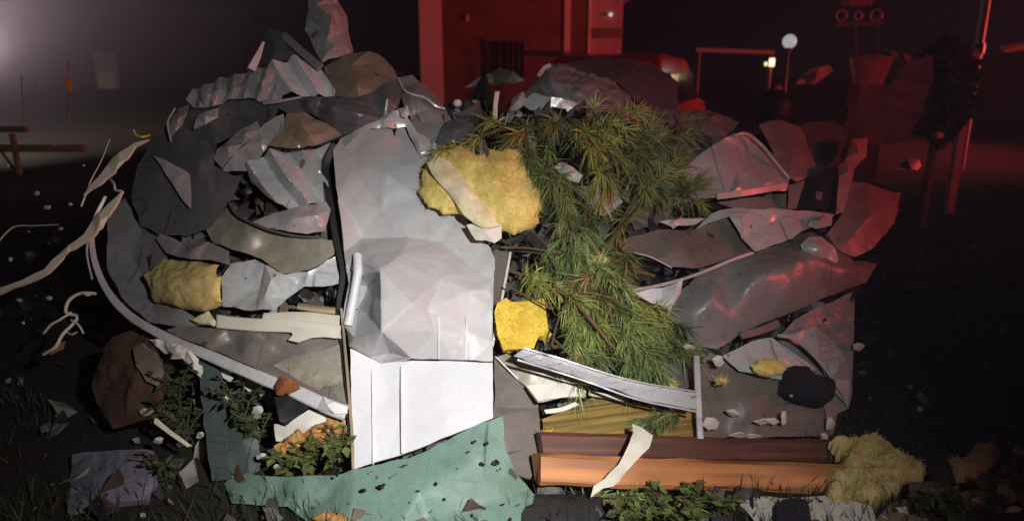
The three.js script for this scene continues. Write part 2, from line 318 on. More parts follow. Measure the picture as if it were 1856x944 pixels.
// ---------------------------------------------------------------- ground
{
  const g = new THREE.PlaneGeometry(400, 400, 2, 2); g.rotateX(-Math.PI / 2);
  const uv = g.attributes.uv; for (let i = 0; i < uv.count; i++) uv.setXY(i, uv.getX(i) * 160, uv.getY(i) * 160);
  const o = mesh('ground', g, M.soil); o.position.set(0, -0.02, -60);
  o.userData = { label: 'dark trampled soil and grass ground under the wreckage', kind: 'structure' }; scene.add(o);
  // uneven earth close by, up to the heap
  const w = 18, q = new THREE.PlaneGeometry(w, 14, 200, 150); q.rotateX(-Math.PI / 2); const p = q.attributes.position, u2 = q.attributes.uv;
  for (let i = 0; i < p.count; i++) {
    const x = p.getX(i), z = p.getZ(i) - 6; const e = Math.min(1, (9 - Math.abs(x)) / 1.5, (7 - Math.abs(z + 6)) / 1.5);
    p.setY(i, (-0.03 - e * 0.025) + e * (0.05 * N3(x * 0.9, 0, z * 0.9) + 0.025 * N3(x * 3.1, 3, z * 3.1) + 0.012 * N3(x * 9, 5, z * 9)));
    u2.setXY(i, x * 0.8, z * 0.8);
  }
  q.computeVertexNormals();
  const m = mesh('ground', q, M.soil); m.name = 'ground_001'; m.position.set(0, 0, -6); m.userData = { label: 'uneven muddy earth around the heap', kind: 'structure' }; scene.add(m);
}

// ---------------------------------------------------------------- lamps
const glow = (r, g, b, k) => new THREE.MeshStandardMaterial({ color: lin(0.02, 0.02, 0.02), emissive: lin(r, g, b), emissiveIntensity: k, roughness: 0.4 });
// the hand lamp that lights the heap: it is held up beside the camera, outside the frame
{
  const at = V(0.75, 2.1, 0.12), aim = H(800, 740), o = group('hand_lamp', at);
  o.lookAt(aim); // +z towards the aim
  const body = new THREE.LatheGeometry([[0, -0.16], [0.018, -0.16], [0.02, -0.15], [0.02, -0.03], [0.034, 0.0], [0.036, 0.035], [0.031, 0.035]].map(([r, y]) => new THREE.Vector2(r, y)), 24); body.rotateX(Math.PI / 2);
  mesh('housing', body, M.dark, o);
  const lens = new THREE.CylinderGeometry(0.031, 0.031, 0.004, 24); lens.rotateX(Math.PI / 2); lens.translate(0, 0, 0.03);
  mesh('lens', lens, glow(1, 0.97, 0.95, 4), o);
  for (const [power, cone, pen] of [[LIGHT.torchSpill, 0.7, 1], [LIGHT.torchHot, 0.34, 1]]) {
    const l = new THREE.SpotLight(lin(1, 0.985, 0.97), power, 0, cone, pen, 2); l.position.set(0, 0, 0.05); l.target.position.set(0, 0, 3); l.castShadow = true; l.shadow.radius = 1.5; o.add(l, l.target);
  }
  tag(o, 'black hand lamp held up beside the viewer, lighting the heap', 'lamp');
}
// the work floodlight beyond the left edge of the picture
{
  const at = P(-46, 118, 8.5), o = group('floodlight', V(at.x, 0, at.z)); o.rotation.y = 3.95;
  const h = at.y, leg = (a) => { const g = new THREE.CylinderGeometry(0.014, 0.017, 1.0, 8); g.translate(0, 0.5, 0); g.rotateX(0.5); g.translate(0, 0, -0.48); g.rotateY(a); return g; };
  for (let k = 0; k < 3; k++) mesh('leg', leg(k * 2.094), M.slate, o);
  const pole = new THREE.CylinderGeometry(0.018, 0.018, h - 0.6, 10); pole.translate(0, 0.6 + (h - 0.6) / 2 - 0.1, 0); mesh('pole', pole, M.slate, o);
  const box = new RoundedBoxGeometry(0.42, 0.3, 0.12, 2, 0.02); box.translate(0, h, -0.02); mesh('housing', box, M.dark, o);
  const face = new THREE.BoxGeometry(0.36, 0.24, 0.01); face.translate(0, h, 0.046); mesh('lamp_face', face, glow(1, 0.86, 0.72, 6), o);
  const l = new THREE.SpotLight(lin(1, 0.85, 0.74), LIGHT.flood, 0, 1.1, 1, 2); l.position.set(0, h, 0.08); l.target.position.set(0, h + 3.3, 4.6); l.castShadow = true; l.shadow.radius = 8; o.add(l, l.target);
  tag(o, 'warm white work floodlight on a tripod at the far left edge', 'floodlight');
}
// a boxy four wheel drive; its own axes: x forward, y up
function carParts(o, paint, o2 = {}) {
  const L = 4.6, W = 1.86, prof = new THREE.Shape();
  const low = [[-2.25, 0.42], [-2.3, 0.75], [-2.26, 1.02], [-2.2, 1.08], [-2.08, 1.62], [-1.95, 1.75], [-1.6, 1.79], [0.35, 1.76], [0.55, 1.7], [1.05, 1.14], [1.15, 1.1], [2.05, 1.02], [2.26, 0.92], [2.32, 0.7], [2.3, 0.42]];
  prof.moveTo(...low[0]); for (const p of low.slice(1)) prof.lineTo(...p);
  for (const cx of [1.42, -1.38]) { prof.lineTo(cx + 0.43, 0.4); prof.absarc(cx, 0.4, 0.43, 0, Math.PI, false); }
  const g = new THREE.ExtrudeGeometry(prof, { depth: W - 0.16, bevelEnabled: true, bevelThickness: 0.08, bevelSize: 0.06, bevelSegments: 3, curveSegments: 12 }); g.translate(0, 0, -(W - 0.16) / 2);
  // the cabin leans in above the waist
  const p = g.attributes.position; for (let i = 0; i < p.count; i++) { const y = p.getY(i); if (y > 1.08) p.setZ(i, p.getZ(i) * (1 - 0.17 * (y - 1.08) / 0.7)); }
  mesh('body', toCreasedNormals(g, 0.6), paint, o);
  const glass = new THREE.MeshPhysicalMaterial({ color: lin(0.01, 0.01, 0.012), roughness: 0.12, metalness: 0 });
  const pane = (pts, name = 'window') => { const b = new THREE.BufferGeometry(); b.setAttribute('position', new THREE.Float32BufferAttribute(pts.flat(), 3)); b.setIndex([0, 1, 2, 0, 2, 3]); b.setAttribute('uv', new THREE.Float32BufferAttribute([0, 0, 1, 0, 1, 1, 0, 1], 2)); b.computeVertexNormals(); return mesh(name, b, glass, o); };
  for (const s of [1, -1]) {
    const zl = 0.945 * s, zh = 0.875 * s;
    pane([[-1.95, 1.14, zl], [-0.95, 1.14, zl], [-0.95, 1.6, zh], [-1.8, 1.6, zh]]); pane([[-0.87, 1.14, zl], [-0.05, 1.14, zl], [-0.05, 1.6, zh], [-0.87, 1.6, zh]]); pane([[0.03, 1.14, zl], [0.9, 1.14, zl], [0.5, 1.6, zh], [0.03, 1.6, zh]]);
    const lampGeo = new RoundedBoxGeometry(0.08, 0.3, 0.18, 2, 0.02); lampGeo.translate(-2.33, 0.98, 0.76 * s); mesh('tail_lamp', lampGeo, new THREE.MeshPhysicalMaterial({ color: lin(0.4, 0.01, 0.01), roughness: 0.15 }), o);
    for (const x of [1.42, -1.38]) {
      const t = new THREE.TorusGeometry(0.28, 0.105, 10, 28); t.scale(1, 1, 1.1); t.translate(x, 0.385, 0.83 * s); const wheel = mesh('wheel', t, M.rubber, o);
      const r = new THREE.CylinderGeometry(0.22, 0.22, 0.08, 20); r.rotateX(Math.PI / 2); r.translate(x, 0.385, 0.85 * s); mesh('rim', r, M.grey, wheel);
    }
  }
  pane([[-2.31, 1.14, -0.72], [-2.31, 1.14, 0.72], [-2.17, 1.58, 0.66], [-2.17, 1.58, -0.66]], 'rear_window');
  for (const x of [-2.34, 2.34]) { const b = new RoundedBoxGeometry(0.16, 0.22, 1.8, 2, 0.05); b.translate(x, 0.52, 0); mesh('bumper', b, M.dark, o); }
  return o;
}
function lightBar(o, power, aim, cone) {
  const base = new RoundedBoxGeometry(0.26, 0.05, 1.2, 2, 0.015); base.translate(-0.5, 1.87, 0); const bar = mesh('light_bar', base, M.dark, o);
  for (const s of [1, -1]) { const d = new RoundedBoxGeometry(0.2, 0.12, 0.36, 2, 0.04); d.translate(-0.5, 1.96, 0.38 * s); mesh('beacon', d, glow(1, 0.02, 0.015, 5), bar); }
  o.updateMatrixWorld(true);
  for (const s of [1, -1]) {                            // each turning beacon throws a beam, caught here as it sweeps over its aim
    const l = new THREE.SpotLight(lin(1, 0.075, 0.07), power / 2, 0, cone, 0.8, 2); l.position.set(-0.5, 2.03, 0.38 * s);
    l.target.position.copy(o.worldToLocal(aim.clone())); l.castShadow = true; l.shadow.radius = 4; o.add(l, l.target);
  }
}
{
  const white = new THREE.MeshPhysicalMaterial({ color: lin(0.7, 0.7, 0.7), roughness: 0.3, clearcoat: 0.6 });
  const a = group('rescue_vehicle', V(6.6, 0, -1.0), 2.2); carParts(a, white); lightBar(a, LIGHT.redNear, V(2.2, 1.3, -4.2), 1.0); tag(a, 'white rescue vehicle with red roof beacons close by on the right', 'rescue vehicle');
  const b = group('rescue_vehicle', V(17, 0, -13), 2.7); carParts(b, white); lightBar(b, LIGHT.redFar, V(1.8, 2.0, -16.5), 0.55); tag(b, 'white rescue vehicle with red roof beacons farther back on the right', 'rescue vehicle');
}

// ---------------------------------------------------------------- the house behind
{
  const dp = 19, o = group('house', V(0, 0, 0)), c0 = P(782, 130, dp), c1 = P(1125, 130, dp);
  const brick = new THREE.MeshPhysicalMaterial({ color: lin(0.17, 0.105, 0.08), roughness: 0.9, map: brickTint, bumpMap: soilBump, bumpScale: 0.01 });
  const trim = new THREE.MeshPhysicalMaterial({ color: lin(0.78, 0.76, 0.72), roughness: 0.6, map: dustTex });
  const z = c0.z, X = (px) => (px - 928) / FPX * dp, hgt = 3.4, y2 = (py) => P(900, py, dp).y;
  const box = (name, x0, x1, y0, y1, zf, d, mat, parent = o, r = 0.01) => { const g = new RoundedBoxGeometry(x1 - x0, y1 - y0, d, 1, r); g.translate((x0 + x1) / 2, (y0 + y1) / 2, zf - d / 2); return mesh(name, g, mat, parent); };
  box('wall', X(800), X(1022), 0, hgt, z - 0.02, 0.25, brick);
  box('wall', X(1032), X(1066), 0, hgt, z - 0.02, 0.25, brick);
  box('corner_pillar', X(762), X(802), 0, hgt, z + 0.02, 0.5, trim);
  box('corner_pillar', X(1021), X(1032), 0, hgt, z + 0.02, 0.25, trim);
  box('wall', X(1066), X(1126), 0, hgt, z - 0.1, 0.3, new THREE.MeshPhysicalMaterial({ color: lin(0.5, 0.44, 0.42), roughness: 0.8, map: grimeTex }));
  box('porch_post', X(1064), X(1069), 0, hgt, z + 0.01, 0.1, trim);
  box('floor_slab', X(755), X(1130), 0.0, 0.25, z + 0.5, 7, M.taupe);
  box('side_wall', X(764), X(764) + 0.2, 0, hgt, z - 0.4, 6, brick); box('side_wall', X(1124) - 0.2, X(1124), 0, hgt, z - 1.0, 5.4, brick); box('rear_wall', X(764), X(1124), 0, hgt, z - 6.4, 0.2, brick);
  box('soffit', X(740), X(1140), hgt + 0.002, hgt + 0.1, z + 0.45, 7.1, trim);
  const rs = new THREE.Shape(); rs.moveTo(0.9, hgt + 0.12); rs.lineTo(-3.1, hgt + 1.9); rs.lineTo(-7.1, hgt + 0.12); rs.closePath();
  const rg = new THREE.ExtrudeGeometry(rs, { depth: X(1145) - X(735), bevelEnabled: false }); rg.rotateY(-Math.PI / 2); rg.translate(X(1145), 0, 0); const rp = rg.attributes.position; for (let i = 0; i < rp.count; i++) { const a = rp.getZ(i); rp.setZ(i, z + a); }
  rg.computeVertexNormals(); mesh('roof', rg, M.slate, o);
  // low window with bars
  const wx0 = X(882), wx1 = X(952), wy1 = y2(76), wy0 = Math.max(0.3, y2(140)); 
  const win = box('window', wx0, wx1, wy0, wy1, z + 0.005, 0.05, M.black);
  for (const px of [884, 906, 920, 930, 941, 950]) box('window_bar', X(px) - 0.012, X(px) + 0.012, wy0, wy1, z + 0.05, 0.05, brick, win, 0.004);
  box('lintel', wx0 - 0.04, wx1 + 0.04, wy1 + 0.002, wy1 + 0.06, z + 0.06, 0.1, brick, win);
  const wl = new THREE.SphereGeometry(0.05, 12, 8); wl.scale(0.7, 1.8, 0.6); wl.translate(X(848), y2(34), z + 0.03); mesh('wall_lamp', wl, trim, o);
  const w2 = new THREE.SphereGeometry(0.045, 12, 8); w2.translate(X(1104), y2(28), z - 0.03); mesh('porch_lamp', w2, glow(1, 0.8, 0.8, 0.8), o);
  const sill = box('railing', X(1066), X(1126), y2(70), y2(52), z - 0.02, 0.06, M.taupe);
  tag(o, 'house behind the heap lit red, with pale corner pillars and a barred window', 'house');
}
// red car behind the heap
{
  const at = P(1150, 150, 12), o = group('parked_car', V(at.x, 0, at.z), 1.2);
  carParts(o, new THREE.MeshPhysicalMaterial({ color: lin(0.4, 0.02, 0.022), roughness: 0.3, clearcoat: 0.8, clearcoatRoughness: 0.2 }));
  tag(o, 'dark red car standing behind the grey metal dome', 'car');
}
// far left: a long low porch rail and a dim house with one pale window
{
  const dp = 16, o = group('house', V(0, 0, 0)), wall = new THREE.MeshPhysicalMaterial({ color: lin(0.035, 0.03, 0.03), roughness: 0.9, map: grimeTex });
  const bx = (name, px0, px1, py0, py1, d, t, mat, parent = o) => { const a = P(px0, py1, d), b = P(px1, py0, d); const g = new RoundedBoxGeometry(b.x - a.x, Math.max(0.05, b.y - a.y), t, 1, 0.01); g.translate((a.x + b.x) / 2, (a.y + b.y) / 2, (a.z + b.z) / 2 - t / 2); return mesh(name, g, mat, parent); };
  bx('wall', 60, 440, 40, 176, 70, 0.3, wall);
  const f = bx('window', 172, 212, 96, 168, 69.8, 0.06, M.tan); bx('pane', 176, 208, 132, 165, 69.6, 0.03, new THREE.MeshPhysicalMaterial({ color: lin(0.5, 0.4, 0.3), roughness: 0.4 }), f);
  bx('eave', 40, 460, 34, 40, 69, 1.2, M.dark);
  bx('roof', 50, 450, 12, 34, 69.4, 5, M.dark);
  tag(o, 'dim house in the haze on the left with one pale window', 'house');
  const r = group('porch_rail', V(0, 0, 0)), add = (...a) => bx(...a, r);
  const ty = (name, a, b, y0, y1, t, m) => { const g = bx(name, a, b, y0, y1, 8, t, m, r); return g; };
  ty('top_rail', -160, 45, 229, 240, 0.06, M.timberPale); ty('bottom_board', -160, 150, 262, 276, 0.06, M.timberPale);
  for (const x of [-100, -40, 20]) ty('post', x, x + 9, 241, 320, 0.05, M.timberPale);
  tag(r, 'horizontal boards of a low rail in the haze at left', 'railing');
}
// thin things that catch the light on the left
function stickAt(name, label, category, mat, a, b, d, w, o = {}) { const p = P(a[0], a[1], d), q = P(b[0], b[1], o.d2 ?? d); return tag(based(name, barGeo([p, q], w, w * 0.7, { taper: o.taper ?? [1, 0.6] }), mat), label, category, o.group); }
{
  const o = group('marker_pole', V(0, 0, 0)), add = (n, a, b, m, w) => mesh(n, barGeo([P(...a, 8.2), P(...b, 8.2)], w, w), m, o);
  add('pole', [122, 110], [124, 228], M.silver, 0.02); const pl = new THREE.MeshPhysicalMaterial({ color: lin(0.85, 0.75, 0.05), roughness: 0.5 });
  add('reflector', [118, 142], [122, 152], pl, 0.05); add('reflector', [121, 150], [125, 168], pl, 0.04);
  tag(o, 'thin pole with a yellow reflector standing far left', 'pole');
  stickAt('marker_pole', 'plain thin pole at the far left edge', 'pole', M.silver, [37, 136], [42, 232], 8.1, 0.012);
}
// ---------------------------------------------------------------- far right
{
  const o = group('street_pole', V(0, 0, 0)), d = 11.5, base = G(1757, 236);
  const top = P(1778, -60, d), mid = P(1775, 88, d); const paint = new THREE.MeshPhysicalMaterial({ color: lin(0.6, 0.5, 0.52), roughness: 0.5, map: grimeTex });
  const c = new THREE.CylinderGeometry(0.06, 0.07, top.y, 16); c.translate(0, top.y / 2, 0); mesh('shaft', c, paint, o); o.position.set(mid.x, 0, mid.z);
  const band = new THREE.CylinderGeometry(0.09, 0.09, 0.16, 16); band.translate(0, P(1775, 88, d).y, 0); mesh('collar', band, M.dark, o);
  const arm = new THREE.CylinderGeometry(0.03, 0.03, 1.4, 10); arm.rotateZ(Math.PI / 2); arm.translate(-0.65, top.y - 0.08, 0); mesh('arm', arm, paint, o);
  tag(o, 'tall pale round street pole glowing red near the right edge', 'street pole');
  const q = group('street_pole', V(0, 0, 0)), e = 8, m2 = P(1757, 150, e); q.position.set(m2.x, 0, m2.z);
  const h = P(1757, 95, e).y, w = new RoundedBoxGeometry(0.09, h, 0.09, 2, 0.01); w.translate(0, h / 2, 0); mesh('post', w, paint, q); const cap = new THREE.ConeGeometry(0.075, 0.06, 4); cap.rotateY(0.785); cap.translate(0, h + 0.03, 0); mesh('cap', cap, paint, q);
  tag(q, 'short square pinkish post right of the black bush', 'post');
}
// crown of leaves: clumps of small faces around limbs
function crownGeo(n, rx, ry, rz, size, seedy) {
  const arr = [], uv = [], col = [];
  for (let i = 0; i < n; i++) {
    const a = rr(0, 6.283), e = Math.acos(rr(-1, 1)), r = Math.cbrt(rnd()) * (1 + 0.5 * N3(Math.cos(a) * 2 + seedy, Math.cos(e) * 2, Math.sin(a) * 2)), c = V(Math.cos(a) * Math.sin(e) * r * rx, Math.cos(e) * r * ry, Math.sin(a) * Math.sin(e) * r * rz);
    const d = V(rr(-1, 1), rr(-1, 1), rr(-1, 1)).normalize(), s = d.clone().cross(V(rr(-1, 1), rr(-1, 1), rr(-1, 1))).normalize(), k = size * rr(0.6, 1.3);
    const p = [c.clone().addScaledVector(d, -k), c.clone().addScaledVector(s, k * 0.4), c.clone().addScaledVector(d, k), c.clone().addScaledVector(s, -k * 0.4)], t = rr(0.6, 1.2);
    for (const j of [0, 1, 2, 0, 2, 3]) { arr.push(p[j].x, p[j].y, p[j].z); uv.push(0, 0); col.push(t, t, t); }
  }
  const g = new THREE.BufferGeometry(); g.setAttribute('position', new THREE.Float32BufferAttribute(arr, 3)); g.setAttribute('uv', new THREE.Float32BufferAttribute(uv, 2)); g.setAttribute('color', new THREE.Float32BufferAttribute(col, 3)); g.computeVertexNormals(); return g;
}
{
  const c = P(1708, 165, 7.2), o = group('round_bush', V(c.x, 0, c.z)); const g = crownGeo(11000, 0.29, 0.46, 0.3, 0.05, 3); g.translate(0, c.y, 0);
  const dk = leafMat(0.025, 0.038, 0.018); const cr = mesh('crown', g, dk, o); cr.userData.kind = 'stuff';
  const t = new THREE.CylinderGeometry(0.03, 0.05, c.y, 8); t.translate(0, c.y / 2, 0); mesh('trunk', t, M.bark, o);
  tag(o, 'black rounded bush left of the short pinkish post', 'bush');
}
{ // globe lamp
  const c = P(1432, 75, 13), o = group('globe_lamp', V(c.x, 0, c.z)); const s = new THREE.SphereGeometry(0.125, 24, 16); s.translate(0, c.y, 0); mesh('globe', s, glow(0.85, 0.85, 0.9, 0.42), o);
  const p = new THREE.CylinderGeometry(0.014, 0.02, c.y - 0.1, 10); p.translate(0, (c.y - 0.1) / 2, 0); mesh('post', p, M.dark, o); const k = new THREE.CylinderGeometry(0.06, 0.05, 0.06, 12); k.translate(0, c.y - 0.13, 0); mesh('collar', k, M.dark, o);
  const l = new THREE.PointLight(lin(1, 0.98, 1), 0.4, 0, 2); l.position.set(0, c.y, 0); l.castShadow = true; l.shadow.radius = 5; o.add(l);
  tag(o, 'white globe lamp on a dark post in the far right background', 'lamp');
  const e = P(1398, 113, 15), q = group('gate_lantern', V(e.x, 0, e.z)); const hh = e.y;
  const post = new THREE.CylinderGeometry(0.03, 0.04, hh - 0.1, 8); post.translate(0, (hh - 0.1) / 2, 0); mesh('post', post, M.dark, q);
  const b = new THREE.BoxGeometry(0.09, 0.17, 0.09); b.translate(0.02, hh, 0); mesh('lamp_glass', b, glow(1, 0.75, 0.4, 1.6), q); const b2 = new THREE.BoxGeometry(0.05, 0.08, 0.06); b2.translate(-0.1, hh - 0.03, 0); mesh('lamp_glass', b2, glow(1, 0.75, 0.4, 1.1), q);
  const rf = new THREE.ConeGeometry(0.12, 0.08, 4); rf.rotateY(0.785); rf.translate(0, hh + 0.125, 0); mesh('lantern_roof', rf, M.dark, q);
  const l2 = new THREE.PointLight(lin(1, 0.75, 0.4), 0.5, 0, 2); l2.position.set(0.02, hh, 0.09); l2.castShadow = true; q.add(l2);
  tag(q, 'small warm yellow lantern below and left of the globe lamp', 'lantern');
}
{ // red lit sign frame over a tub
  const d = 9.5, o = group('gantry', V(0, 0, 0)), bar = (n, a, b, w, m) => mesh(n, barGeo([P(...a, d), P(...b, d)], w, w * 0.8), m, o);
  const steel = new THREE.MeshPhysicalMaterial({ color: lin(0.3, 0.24, 0.26), roughness: 0.5, map: grimeTex });
  bar('leg', [1553, 45], [1554, 230], 0.035, steel); bar('leg', [1592, 45], [1592, 230], 0.022, steel);
  bar('cross_bar', [1516, 44], [1600, 42], 0.05, steel);
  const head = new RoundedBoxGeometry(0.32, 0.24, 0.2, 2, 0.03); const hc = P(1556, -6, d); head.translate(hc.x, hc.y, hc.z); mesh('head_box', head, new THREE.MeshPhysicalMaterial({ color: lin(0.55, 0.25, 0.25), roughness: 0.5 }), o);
  for (const [x, r] of [[1526, 0.07], [1557, 0.05], [1589, 0.075]]) { const t = new THREE.TorusGeometry(r, 0.014, 8, 20); const c = P(x, 28, d); t.translate(c.x, c.y, c.z); mesh('ring', t, M.silver, o); }
  tag(o, 'thin steel gantry with three rings and a red box on top', 'gantry');
  const q = group('tapered_tub', V(0, 0, 0)), c = P(1577, 128, 9.2), g = new THREE.CylinderGeometry(0.3, 0.2, 0.34, 4, 1, true); g.rotateY(0.6); const rim = new THREE.TorusGeometry(0.3, 0.02, 6, 4); rim.rotateX(Math.PI / 2); rim.rotateY(0.6 - 0.785); rim.translate(0, 0.17, 0);
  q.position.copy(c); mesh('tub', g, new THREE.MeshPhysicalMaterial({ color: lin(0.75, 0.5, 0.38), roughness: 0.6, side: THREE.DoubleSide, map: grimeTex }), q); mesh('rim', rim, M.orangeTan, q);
  const st2 = new THREE.BoxGeometry(0.34, c.y - 0.17, 0.34); st2.translate(0, -0.172 - (c.y - 0.17) / 2, 0); mesh('stand', st2, M.dark, q);
  tag(q, 'tapered pinkish orange tub under the gantry', 'tub');
}
{ // low rail and a shed far right
  const d = 17, o = group('low_rail', V(0, 0, 0)), a = P(1262, 90, d), b = P(1404, 95, d);
  mesh('top_rail', barGeo([a, b], 0.1, 0.08), M.tan, o);
  for (let k = 0; k < 2; k++) { const p = a.clone().lerp(b, 0.05 + k * 0.9), g = new RoundedBoxGeometry(0.04, p.y - 0.06, 0.04, 1, 0.01); g.translate(p.x, (p.y - 0.06) / 2, p.z); mesh('post', g, M.slate, o); }
  tag(o, 'long low rail catching a thin line of red light at right', 'railing');
  const q = group('shed', V(0, 0, 0)), e = 26, p0 = P(1785, 90, e), p1 = P(2000, 90, e), w = new THREE.BoxGeometry(p1.x - p0.x, 1.95, 2.5); w.translate((p0.x + p1.x) / 2, 0.975, p0.z - 1.25); mesh('wall', w, new THREE.MeshPhysicalMaterial({ color: lin(0.06, 0.04, 0.04), roughness: 0.9, map: grimeTex }), q);
  for (let k = 0; k < 15; k++) { const s = new RoundedBoxGeometry(0.26, 1.9, 0.04, 1, 0.008); s.translate(p0.x + 0.15 + k * 0.28, 0.96, p0.z + 0.022); mesh('board', s, M.shedBoard, q); }
  const rf = new THREE.BoxGeometry(p1.x - p0.x + 0.3, 0.1, 3); rf.rotateX(0.12); rf.translate((p0.x + p1.x) / 2, 2.12, p0.z - 1.1); mesh('roof', rf, M.slate, q);
  tag(q, 'low dark boarded shed at the right edge in the red haze', 'shed');
  const y = P(1842, 84, 12.5); const yg = new RoundedBoxGeometry(0.45, 0.13, 0.1, 2, 0.03); yg.rotateZ(0.18); yg.translate(y.x, y.y, y.z); tag(based('hanging_sign', yg, new THREE.MeshPhysicalMaterial({ color: lin(0.8, 0.5, 0.06), roughness: 0.5 })), 'small yellow board on the shed front at the right edge', 'board');
}

// ================================================================ THE HEAP
// dark mass of broken stuff inside the heap, seen only through the gaps
{
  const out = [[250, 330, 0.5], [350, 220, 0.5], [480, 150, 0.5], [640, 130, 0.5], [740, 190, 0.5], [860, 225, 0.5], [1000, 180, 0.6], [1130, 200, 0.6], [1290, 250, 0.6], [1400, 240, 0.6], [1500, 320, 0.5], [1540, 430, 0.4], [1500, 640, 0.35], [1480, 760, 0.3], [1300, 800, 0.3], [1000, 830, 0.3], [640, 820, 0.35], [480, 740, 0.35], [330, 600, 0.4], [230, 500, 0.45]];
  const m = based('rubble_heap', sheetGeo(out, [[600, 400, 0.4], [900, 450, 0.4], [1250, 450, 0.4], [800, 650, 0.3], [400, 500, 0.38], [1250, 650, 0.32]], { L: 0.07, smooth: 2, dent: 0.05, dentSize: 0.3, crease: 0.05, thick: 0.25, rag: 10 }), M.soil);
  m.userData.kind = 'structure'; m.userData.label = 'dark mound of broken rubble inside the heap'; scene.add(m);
}
// ---------------------------------------------------------------- the tall white panel in the middle
{
  const o = group('wall_panel', H(760, 850, 0));
  const rel = (g) => g.translate(-o.position.x, -o.position.y, -o.position.z);
  // upper, buckled length; its greyer colour stands in for weaker light
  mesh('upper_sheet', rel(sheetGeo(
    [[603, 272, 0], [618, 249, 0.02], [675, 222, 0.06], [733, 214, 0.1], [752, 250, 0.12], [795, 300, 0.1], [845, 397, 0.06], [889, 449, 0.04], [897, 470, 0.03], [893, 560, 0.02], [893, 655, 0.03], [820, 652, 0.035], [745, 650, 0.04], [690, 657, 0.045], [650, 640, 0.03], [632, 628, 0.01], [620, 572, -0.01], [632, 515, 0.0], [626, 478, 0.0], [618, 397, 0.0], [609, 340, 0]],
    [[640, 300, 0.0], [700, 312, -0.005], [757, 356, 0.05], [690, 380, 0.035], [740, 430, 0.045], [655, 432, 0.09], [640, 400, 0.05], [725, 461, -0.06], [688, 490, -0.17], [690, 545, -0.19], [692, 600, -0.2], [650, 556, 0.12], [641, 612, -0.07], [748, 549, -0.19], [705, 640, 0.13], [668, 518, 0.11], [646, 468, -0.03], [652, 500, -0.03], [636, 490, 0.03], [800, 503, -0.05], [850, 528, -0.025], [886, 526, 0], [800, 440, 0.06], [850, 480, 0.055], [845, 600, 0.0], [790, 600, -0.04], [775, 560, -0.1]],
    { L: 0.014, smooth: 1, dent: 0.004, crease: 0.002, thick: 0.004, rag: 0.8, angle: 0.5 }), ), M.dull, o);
  // lower length, leaning out towards the viewer
  const low = mesh('lower_sheet', rel(sheetGeo(
    [[634, 632, 0.012], [660, 645, 0.03], [690, 659, 0.046], [745, 653, 0.04], [893, 657, 0.03], [894, 757, -0.03], [760, 812, -0.05], [641, 850, -0.05], [637, 740, -0.02]],
    [[672, 740, -0.01], [674, 668, 0.03], [727, 672, 0.03], [727, 760, -0.01], [720, 830, -0.05], [700, 720, 0.016]],
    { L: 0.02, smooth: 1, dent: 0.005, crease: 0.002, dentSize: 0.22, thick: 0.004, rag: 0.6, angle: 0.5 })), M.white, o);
  for (const [a, b, c, d, z0, z1] of [[674, 672, 676, 842, 0.024, -0.06], [727, 664, 728, 822, 0.026, -0.058]]) mesh('seam', rel(barGeo(HP([[a, b, z0], [(a + c) / 2, (b + d) / 2, (z0 + z1) / 2 - 0.004], [c, d, z1]]), 0.006, 0.012)), M.white, low);
  for (const [x, y0, y1] of [[795, 565, 650], [845, 575, 650]]) mesh('seam', rel(barGeo(HP([[x, y0, x < 800 ? -0.07 : -0.02], [x, 600, x < 800 ? -0.043 : -0.003], [x, y1, 0.032]]), 0.005, 0.01)), M.white, o);
  // a rolled up lip of the sheet
  mesh('rolled_lip', rel(new THREE.TubeGeometry(new THREE.CatmullRomCurve3(HP([[647, 462, -0.04], [648, 490, -0.05], [642, 530, -0.03], [630, 590, -0.01]])), 24, 0.02, 10)), M.white, o);
  // a black strip standing in for the shadow gap on its left
  mesh('shade_strip', rel(barGeo(HP([[607, 262, 0.03], [590, 300, 0.05], [597, 360, 0.05], [608, 430, 0.05], [621, 495, 0.05], [613, 560, 0.04], [622, 640, 0.03], [630, 730, 0.0], [639, 850, -0.03]]), 0.032, 0.03, { taper: [1.35, 0.4] })), M.rubber, o);
  mesh('edge_trim', rel(barGeo(HP([[618, 560, 0.0], [622, 600, 0.0], [630, 690, -0.01], [638, 790, -0.03], [640, 850, -0.04]]), 0.012, 0.02)), M.timberPale, o);
  // right edge with its narrow return
  mesh('side_return', rel(sheetGeo([[896, 452, 0.03], [924, 452, 0.1], [908, 540, 0.09], [892, 640, 0.07], [888, 640, 0.03]], [], { L: 0.04, smooth: 0, thick: 0.004, dent: 0.002, crease: 0.001 })), M.taupe, o);
  mesh('edge_trim', rel(barGeo(HP([[900, 456, 0.08], [926, 453, 0.085], [912, 530, 0.075], [892, 628, 0.06]]), 0.012, 0.012, { straight: true })), M.timberCream, o);
  tag(o, 'tall buckled white metal wall panel standing in the middle, brightly lit', 'metal panel');
}
S('metal_sheet', 'grey rounded shoulder of metal bent over the top of the white panel', 'metal sheet', M.pale, [[612, 252, 0.03], [640, 236, 0], [680, 214, 0], [730, 196, 0.03], [740, 214, 0.05], [756, 240, 0.06], [790, 262, 0.09], [796, 300, 0.1], [770, 300, 0.09], [735, 230, 0.06], [672, 232, 0.0], [626, 262, -0.01]], [[700, 212, -0.03], [760, 262, 0.03]], { smooth: 2, dent: 0.006 });
S('side_board', 'dull taupe board standing against the right side of the white panel', 'board', M.taupe, [[896, 645, 0.035], [912, 662, 0.03], [937, 686, 0.03], [976, 723, 0.05], [979, 815, 0.02], [962, 868, -0.03], [937, 860, -0.05], [912, 812, -0.04], [912, 754, -0.03], [895, 758, -0.025]], [[913, 740, 0.0]], { smooth: 0, dent: 0.002, crease: 0.001, thick: 0.012 });
